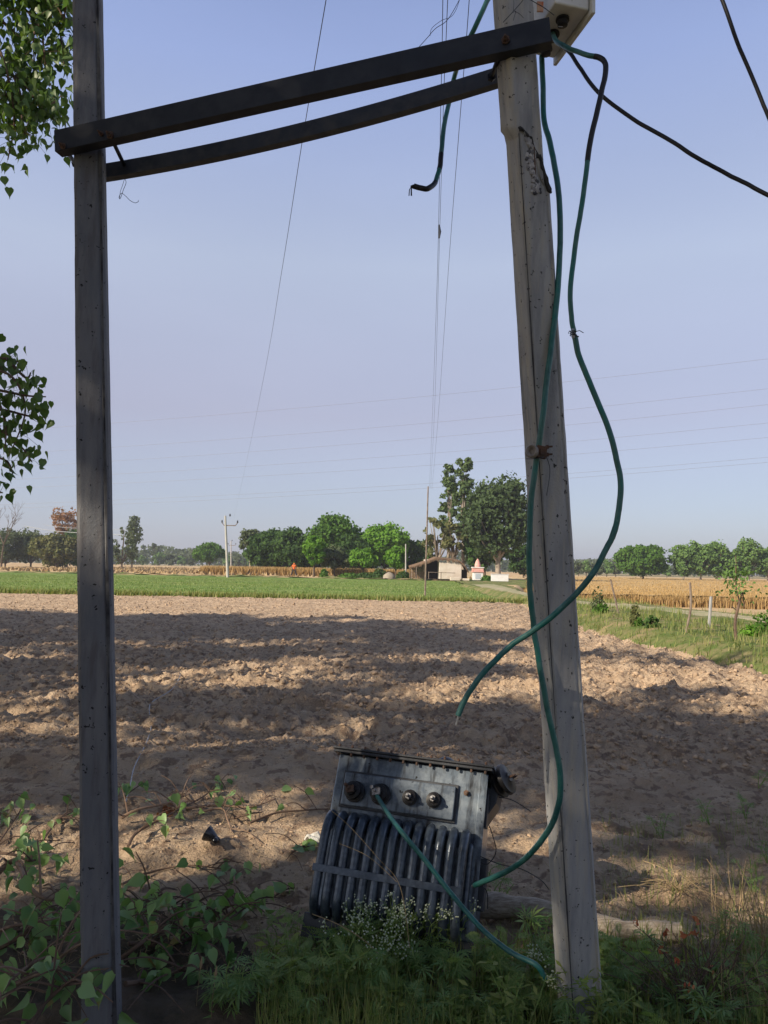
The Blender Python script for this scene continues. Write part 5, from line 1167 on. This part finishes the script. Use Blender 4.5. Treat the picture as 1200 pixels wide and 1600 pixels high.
fallen([(390, 1290, .01), (430, 1277, .02), (470, 1273, .02), (515, 1270, .02)], 'thin dark stick pointing at the transformer', 2, .006, 1, m_twig, seed=17, spread=.05)
fallen([(305, 1275, .01), (345, 1272, .03), (355, 1290, .03), (362, 1305, .01)], 'short hooked twig above the black cap', 1, .006, 1, m_twigl, seed=18, spread=.04)
fallen([(60, 1330, .02), (90, 1290, .02), (125, 1270, .02)], 'dark twig behind the left pole on the left', 8, .007, 4, m_twig, seed=19, spread=.06)
fallen([(0, 1320, .02), (30, 1280, .04), (40, 1245, .12)], 'small upright leafy shoot at the left edge', 9, .004, 2, m_twig, seed=20, spread=.05)
fallen([(340, 1455, .02), (365, 1435, .03), (388, 1428, .03)], 'dark twig stub by the leaf heap', 2, .006, 2, m_twig, seed=21, spread=.04)
fallen([(330, 1240, .02), (345, 1232, .04), (352, 1240, .03)], 'clump of dark leaves on bare soil', 6, .004, 2, m_twig, seed=22, spread=.04)
fallen([(450, 1340, .01), (470, 1332, .02), (490, 1328, .02)], 'small leafy sprig beside the transformer', 7, .004, 2, m_twig, seed=23, spread=.04)
fallen([(365, 1285, .02), (390, 1278, .02), (410, 1275, .02)], 'few leaves on a twig above the bare soil', 4, .004, 1, m_twig, seed=24, spread=.04)
fallen([(195, 1250, .02), (205, 1236, .05), (222, 1225, .06)], 'green sprig right of the left pole', 8, .004, 2, m_twig, seed=25, spread=.04, leaf=.06)
fallen([(425, 1408, .01), (445, 1398, .02), (460, 1395, .02)], 'pair of loose leaves below the transformer left side', 3, .003, 0, m_twig, seed=26, spread=.03)
fallen([(330, 1395, .01), (360, 1385, .02), (372, 1378, .02)], 'loose leaf on its stalk in the middle of bare soil', 2, .003, 0, m_twig, seed=27, spread=.03)
fallen([(372, 1405, .01), (366, 1385, .02), (366, 1368, .04)], 'short upright twig stub on the soil', 0, .006, 0, m_twigl, seed=28)
# loose single leaves and dried leaf cluster
for i, (x, y) in enumerate(((358, 1360), (352, 1372), (418, 1525), (440, 1522), (441, 1238), (442, 1400))):
    g = GT(x, y); t_ = T_HEART*.07; 
    V, F = inst(T_HEART, F_HEART, np.array([[0, 0, .02]]), rand_rot(1, np.array([[0, -.4, 1.]]), .2), np.array([.085]))
    o = new_obj('fallen_leaf', np_mesh('fallen_leaf', V, F), m_peep, label='single green heart shaped leaf %s' % ('on bare soil left of the transformer', 'beside another leaf on bare soil', 'near the bottom edge among weeds', 'just right of a leaf near the bottom edge', 'on the field far left of the transformer lid', 'below the transformer left corner')[i], cat='leaf', group='single leaves on the soil'); o.location = g
g = GT(262, 1275); n = 26; V, F = inst(T_HEART, F_HEART, rng.normal(size=(n, 3))*.022+np.array([0, 0, .03]), rand_rot(n), rng.uniform(.03, .05, n)); o = new_obj('dried_leaves', np_mesh('dried_leaves', V, F), m_dleaf, label='crumpled bunch of rust coloured dried leaves on the twigs', cat='leaves'); o.location = g

# black cap and pale cloth scrap
g = GT(332, 1318); t = empty('insulator_cap', g, 'glossy black conical cap lying on the soil', 'cap')
mb = MB(); mb.lathe((0, 0, .035), (-.5, .1, .25), [(-.045, .012), (-.03, .016), (-.02, .017), (-.01, .022), (.03, .040), (.042, .042), (.044, .036), (.02, .028)], 20); mb.build('cone', m_cap, t, smooth=True)
mb = MB(); mb.lathe((.02, -.028, .026), (.2, -1, -.1), [(-.01, .016), (.006, .018), (.014, .014), (.018, .004)], 16); mb.build('knob', m_cap, t, smooth=True)
g = GT(487, 1320); mb = MB()
for k in range(5): mb.tube(spline([(-.04+.012*k, .02, .02), (-.02+.010*k, 0, .05-.003*k), (.0+.013*k, -.02, .03), (.015+.012*k, -.03, .008)], 4), [.006+random.random()*.004 for _ in range(13)], 7)
mb.tube([(-.01, .02, .04), (.03, .02, .05), (.05, .01, .03)], [.012, .02, .010], 8)
o = mb.build('cloth_scrap', m_glove, smooth=True, label='crumpled white cloth scrap left of the transformer', cat='scrap'); o.location = g

# pale thin wire snaking on the field
pts = [(280, 985), (292, 1000), (288, 1022), (278, 1035), (282, 1055), (270, 1080), (240, 1100), (233, 1112), (236, 1140), (228, 1168), (210, 1205), (203, 1235), (196, 1262)]
q = [GT(x, y)+Vector((0, 0, .035)) for x, y in pts]; mb = MB(); mb.tube(spline(q, 8), .0042, 5); mb.build('loose_wire', m_whitew, label='pale thin wire snaking over the ploughed soil right of the left pole', cat='wire')

# ------------------------------------------------------------------ undergrowth
def stuff_blades(name, C, h, w, m, label, lean=.45):
    V, F = blades_np(C, h, w, lean); new_obj(name, np_mesh(name, V, F), m, kind='stuff', label=label, cat='grass')
def scatter(n, x0, x1, y0, y1, power=1):
    px = rng.uniform(x0, x1, n); py = y0+(y1-y0)*rng.random(n)**power; out = []
    for a, b in zip(px, py): p = G(a, b); out.append((p.x, p.y))
    A = np.array(out); z, _, _, _ = Hground(A[:, 0], A[:, 1]); return np.column_stack([A, z])
C1 = scatter(8000, 400, 1240, 1495, 1760, .8); stuff_blades('grass', C1, rng.uniform(.03, .19, len(C1)), .0045, m_grass, 'dense low grass in the weeds along the bottom edge')
C2 = scatter(900, 940, 1230, 1290, 1500); stuff_blades('sparse_grass', C2, rng.uniform(.03, .12, len(C2)), .0035, m_grass, 'sparse grass tufts on the soil at the right')
C3 = scatter(260, 1110, 1260, 1420, 1640); stuff_blades('dry_grass', C3, rng.uniform(.1, .36, len(C3)), .0032, m_straw, 'tall dry grass stalks at the right edge', .5)
C4 = scatter(3600, 0, 1250, 1040, 1560); n = len(C4)
mb = None
th = rng.uniform(0, 2*np.pi, n); x = np.stack([-np.sin(th), np.cos(th), np.zeros(n)], 1); zz = np.stack([np.cos(th), np.sin(th), rng.normal(0, .12, n)], 1); zz /= np.linalg.norm(zz, axis=1, keepdims=True); yv = np.cross(zz, x)
V, F = inst(T_BLADE, F_BLADE, C4+np.array([0, 0, .008]), np.stack([x, yv, zz], 2), np.stack([np.full(n, .0042), rng.uniform(.02, .08, n), rng.uniform(.02, .13, n)], 1))
new_obj('straw_litter', np_mesh('straw_litter', V, F), m_straw, kind='stuff', label='bits of dry straw littering the soil around the poles', cat='straw')

def leafy_weed(px, py, h, nl_, leaf, label, seed, m=m_canna, templ=(T_PALM, F_PALM), group='jagged leaved weeds along the bottom', name='weed_plant', nst=3):
    rs = np.random.default_rng(seed); g = GT(px, py) if py < 1590 else G(px, py, 0.0)
    t = empty(name, g, label, 'weed', group); mb = MB(); C = []; Dd = []
    for s in range(nst):
        e = Vector((rs.normal()*.3*h, rs.normal()*.3*h, h*rs.uniform(.6, 1.1))); sp = spline([Vector((0, 0, -.01)), e*.5+Vector((rs.normal()*.02, 0, .02)), e], 4)
        mb.tube(sp, [.0028*(1-.6*i/len(sp)) for i in range(len(sp))], 5)
        for k in range(nl_//nst):
            f = rs.uniform(.25, 1); i = min(int(f*(len(sp)-1)), len(sp)-1); a = sp[i]; th = rs.uniform(0, 6.28)
            d = Vector((math.cos(th), math.sin(th), rs.uniform(-.1, .7))).normalized(); q = a+d*leaf*.4; mb.tube([a, q], .0011, 4); C.append(list(q)); Dd.append(list(d+Vector((0, 0, -.25))))
    C = np.array(C); n = len(C); y = np.array(Dd); y /= np.linalg.norm(y, axis=1, keepdims=True)
    z = np.tile([[0., 0, 1.]], (n, 1))+rs.normal(size=(n, 3))*.35; x = np.cross(y, z); x /= np.linalg.norm(x, axis=1, keepdims=True); z = np.cross(x, y)
    V, F = inst(templ[0], templ[1], C, np.stack([x, y, z], 2), rs.uniform(.6, 1.15, n)*leaf)
    new_obj('leaves', np_mesh('leaves', V, F), m, t); mb.build('stem', m_weed, t)
WP = [(470, 1520), (405, 1560), (440, 1600), (500, 1560), (545, 1530), (590, 1565), (560, 1610), (640, 1540), (625, 1600), (680, 1520), (700, 1565), (730, 1610), (665, 1640), (755, 1530), (790, 1560), (820, 1600), (500, 1640), (590, 1650), (850, 1545), (965, 1530), (985, 1580), (1015, 1545), (960, 1620), (1050, 1600), (1130, 1560), (1170, 1600), (1095, 1640), (1190, 1540), (880, 1640), (770, 1640), (370, 1580), (340, 1610), (740, 1400), (765, 1380), (785, 1430), (1110, 1290), (1185, 1230), (1165, 1280), (1035, 1310), (700, 1470), (650, 1480), (610, 1500), (1150, 1490), (560, 1490), (520, 1505), (845, 1490), (1200, 1350), (1180, 1400)]
ORD = ('leftmost', 'second', 'third', 'fourth', 'fifth', 'sixth', 'seventh', 'eighth', 'ninth', 'tenth', 'eleventh', 'twelfth', 'thirteenth', 'fourteenth', 'fifteenth', 'sixteenth', 'seventeenth', 'eighteenth', 'nineteenth', 'twentieth')
BANDS = ((1330, 'on the open soil'), (1470, 'beside the log'), (1512, 'of the back row'), (1546, 'of the second row'), (1590, 'of the third row'), (1630, 'of the fourth row'), (9999, 'of the front row at the frame edge'))
def weed_labels(pts, kind):
    bd = [next(b for b, (y, w) in enumerate(BANDS) if p[1] < y) for p in pts]; out = []
    for p, b in zip(pts, bd):
        row = sorted(q for q, c in zip(pts, bd) if c == b); k = row.index(p)
        out.append('%s, %s from the left %s' % (kind, ORD[k], BANDS[b][1]) if k else '%s, leftmost %s' % (kind, BANDS[b][1]))
    return out
for i, ((x, y), lb_) in enumerate(zip(WP, weed_labels(WP, 'jagged leaved green weed'))):
    sp = y < 1450
    leafy_weed(x, y, random.uniform(.10, .2), 36 if not sp else 21, random.uniform(.05, .085) if not sp else .045, lb_, 100+i)
# ferny filler weeds
T_F = []; F_F = []
for k in range(9):
    y = .1+.1*k; w = .26*math.sin((k+1)/10*math.pi)
    for s in (-1, 1): b = len(T_F); T_F += [(0, y, 0), (s*w, y+.10, .02), (s*w*.5, y+.13, .02), (0, y+.05, 0)]; F_F.append((b, b+1, b+2, b+3))
T_FERN = np.array(T_F); F_FERN = [np.array(F_F)]
FP = [(random.uniform(430, 1230), random.uniform(1512, 1660)) for _ in range(42)]+[(random.uniform(430, 740), random.uniform(1472, 1511)) for _ in range(9)]
FP2 = FP[::3]; FP1 = [p for i, p in enumerate(FP) if i % 3]
for i, ((x, y), lb_) in enumerate(zip(FP1, weed_labels(FP1, 'ferny green weed'))):
    leafy_weed(x, y, random.uniform(.08, .18), 28, random.uniform(.06, .1), lb_, 300+i, m=m_weed, templ=(T_FERN, F_FERN), group='ferny weeds along the bottom', nst=4)
T_LANCE = T_LEAF*np.array([.62, 1, 1])+np.array([0, .5, 0])
for i, ((x, y), lb_) in enumerate(zip(FP2, weed_labels(FP2, 'narrow leaved yellowish weed'))):
    leafy_weed(x, y, random.uniform(.14, .26), 60, random.uniform(.035, .055), lb_, 400+i, m=m_lance, templ=(T_LANCE, F_LEAF), group='narrow leaved weeds along the bottom', nst=5)

# flowering weeds
def flower_weed(px, py, h, label, seed, lean=0):
    rs = np.random.default_rng(seed); g = G(px, py, .0); t = empty('flowering_weed', g, label, 'weed', 'white flowering weeds before the transformer'); mb = MB(); Fl = []
    def br(p, d, l, r, k):
        q = p+d*l; mb.tube([p, (p+q)/2+Vector((rs.normal()*.006, rs.normal()*.006, 0)), q], [r, r*.85, r*.7], 4, cap=False)
        if k == 0:
            for _ in range(rs.integers(1, 4)): Fl.append(list(q+Vector(rs.normal(size=3)*.008)))
            return
        for _ in range(rs.integers(2, 4)): br(q, (d+Vector((rs.normal()*.5, rs.normal()*.5, rs.uniform(-.1, .35)))).normalized(), l*rs.uniform(.5, .75), r*.7, k-1)
    for s in range(3): br(Vector((0, 0, 0)), Vector((rs.normal()*.25+lean, rs.normal()*.2, 1)).normalized(), h*.42, .0026, 3)
    mb.build('stem', m_weed, t)
    C = np.array(Fl); n = len(C); O = np.array([v[:] for v in ICO])
    V, F = inst(O, [np.array(ICF)], C, rand_rot(n), rs.uniform(.0024, .0044, n)); new_obj('flowers', np_mesh('flowers', V, F), m_flower, t, kind='stuff')
    n = 40; C = rs.normal(size=(n, 3))*np.array([.06, .05, .0])+np.array([0, 0, 1.])*rs.uniform(.02, h*.55, (n, 1)); V, F = inst(T_FERN, F_FERN, C, rand_rot(n, np.tile([[0, -.3, 1.]], (n, 1)), .5), rs.uniform(.04, .09, n)); new_obj('leaves', np_mesh('leaves', V, F), m_weed, t)
for i, (x, y, h, ln, lb) in enumerate([(560, 1535, .30, -.15, 'leftmost, below the transformer left half'), (590, 1530, .33, -.05, 'second, below the radiator middle'), (620, 1540, .34, .0, 'third, tallest before the radiator'), (655, 1530, .28, .1, 'fourth, before the radiator right half'), (705, 1520, .30, .1, 'fifth, where the green cable crosses'), (600, 1560, .24, .05, 'lower one below the second'), (835, 1570, .20, 0, 'at the left foot of the right pole'), (865, 1600, .18, .1, 'at the front foot of the right pole')]):
    flower_weed(x, y, h, 'white flowering weed with tiny heads, ' + lb, 50+i, ln)
# dry bush with orange leaves lower right
def dry_bush(px, py, h, label, seed, m=m_twig, red=10, nst=26):
    rs = np.random.default_rng(seed); g = G(px, py, 0); t = empty('dry_bush', g, label, 'bush'); mb = MB(); R_ = []
    for s in range(nst):
        e = Vector((rs.normal()*.16, rs.normal()*.12, h*rs.uniform(.5, 1.1))); sp = spline([Vector((rs.normal()*.02, 0, 0)), e*.5+Vector((rs.normal()*.02, 0, .03)), e], 4); mb.tube(sp, .0016, 4)
        for k in range(2): a = sp[rs.integers(3, len(sp))]; mb.tube([a, a+Vector((rs.normal()*.03, rs.normal()*.03, rs.normal()*.03+.02))], .001, 3)
        if s < red: R_ += [list(e+Vector(rs.normal(size=3)*.008)) for _ in range(5)]
    mb.build('stems', m, t)
    if red: C = np.array(R_); n = len(C); V, F = inst(T_LEAF, F_LEAF, C, rand_rot(n), rs.uniform(.016, .034, n)); new_obj('leaves', np_mesh('leaves', V, F), m_red, t)
dry_bush(1075, 1600, .24, 'tangle of dry brown stems with a few orange leaves at the lower right', 3, red=5, nst=50)
dry_bush(1110, 1580, .26, 'sparser dry stems with orange leaves right of the tangle', 4, red=5, nst=24)
dry_bush(1195, 1510, .34, 'tall pale dry stalks at the right edge', 5, m_straw, 0, 30)
dry_bush(1060, 1395, .08, 'small heap of dry roots and straw on the soil at the right', 6, m_straw, 0, 26)
for i, (x, y) in enumerate(((307, 1555), (330, 1570))):
    g = G(x, y+50, 0); t = empty('grass_spike', g, 'pale seeded grass spike at the lower left, %s' % ('taller left one', 'shorter right one')[i], 'grass spike'); mb = MB(); tp = P(x+6, y-40, g.y)-g; mb.tube(spline([(0, 0, 0), tp*.5+Vector((-.005, 0, 0)), tp], 4), .001, 4); mb.build('stalk', m_straw, t); mb = MB(); mb.tube([tp, tp+Vector((.002, 0, .02)), tp+Vector((.004, 0, .045))], [.002, .0055, .001], 7); mb.build('seed_head', m_straw, t)
thin([(512, 1262), (545, 1290), (590, 1340), (625, 1385), (640, 1480)], [3.1, 3.05, 3.0, 2.95, 2.9], .0011, 'dry arching grass stem crossing the radiator', m_straw, 'grass_straw')
thin([(530, 1318), (575, 1338), (620, 1378)], [3.1, 3.0, 2.95], .0011, 'second dry grass stem before the radiator', m_straw, 'grass_straw')
thin([(488, 1428), (530, 1445), (570, 1470), (600, 1500)], [2.95, 2.9, 2.87, 2.85], .0014, 'dry stalk arching below the transformer left corner', m_straw, 'grass_straw')

# ------------------------------------------------------------------ haze: hazy air over the fields
hm = bpy.data.materials.new('hazy_air'); hm.use_nodes = True; hn = hm.node_tree.nodes; hn.remove(hn['Principled BSDF'])
pv = hn.new('ShaderNodeVolumePrincipled'); pv.inputs['Color'].default_value = (.86, .9, 1.0, 1); pv.inputs['Density'].default_value = .0005; pv.inputs['Anisotropy'].default_value = .2
hm.node_tree.links.new(pv.outputs[0], hn['Material Output'].inputs['Volume'])
mb = MB(); mb.bx(-1520, 1520, -320, 1520, -1.9, 24); mb.build('haze', hm, kind='stuff', label='thin pale haze over the fields', cat='haze')
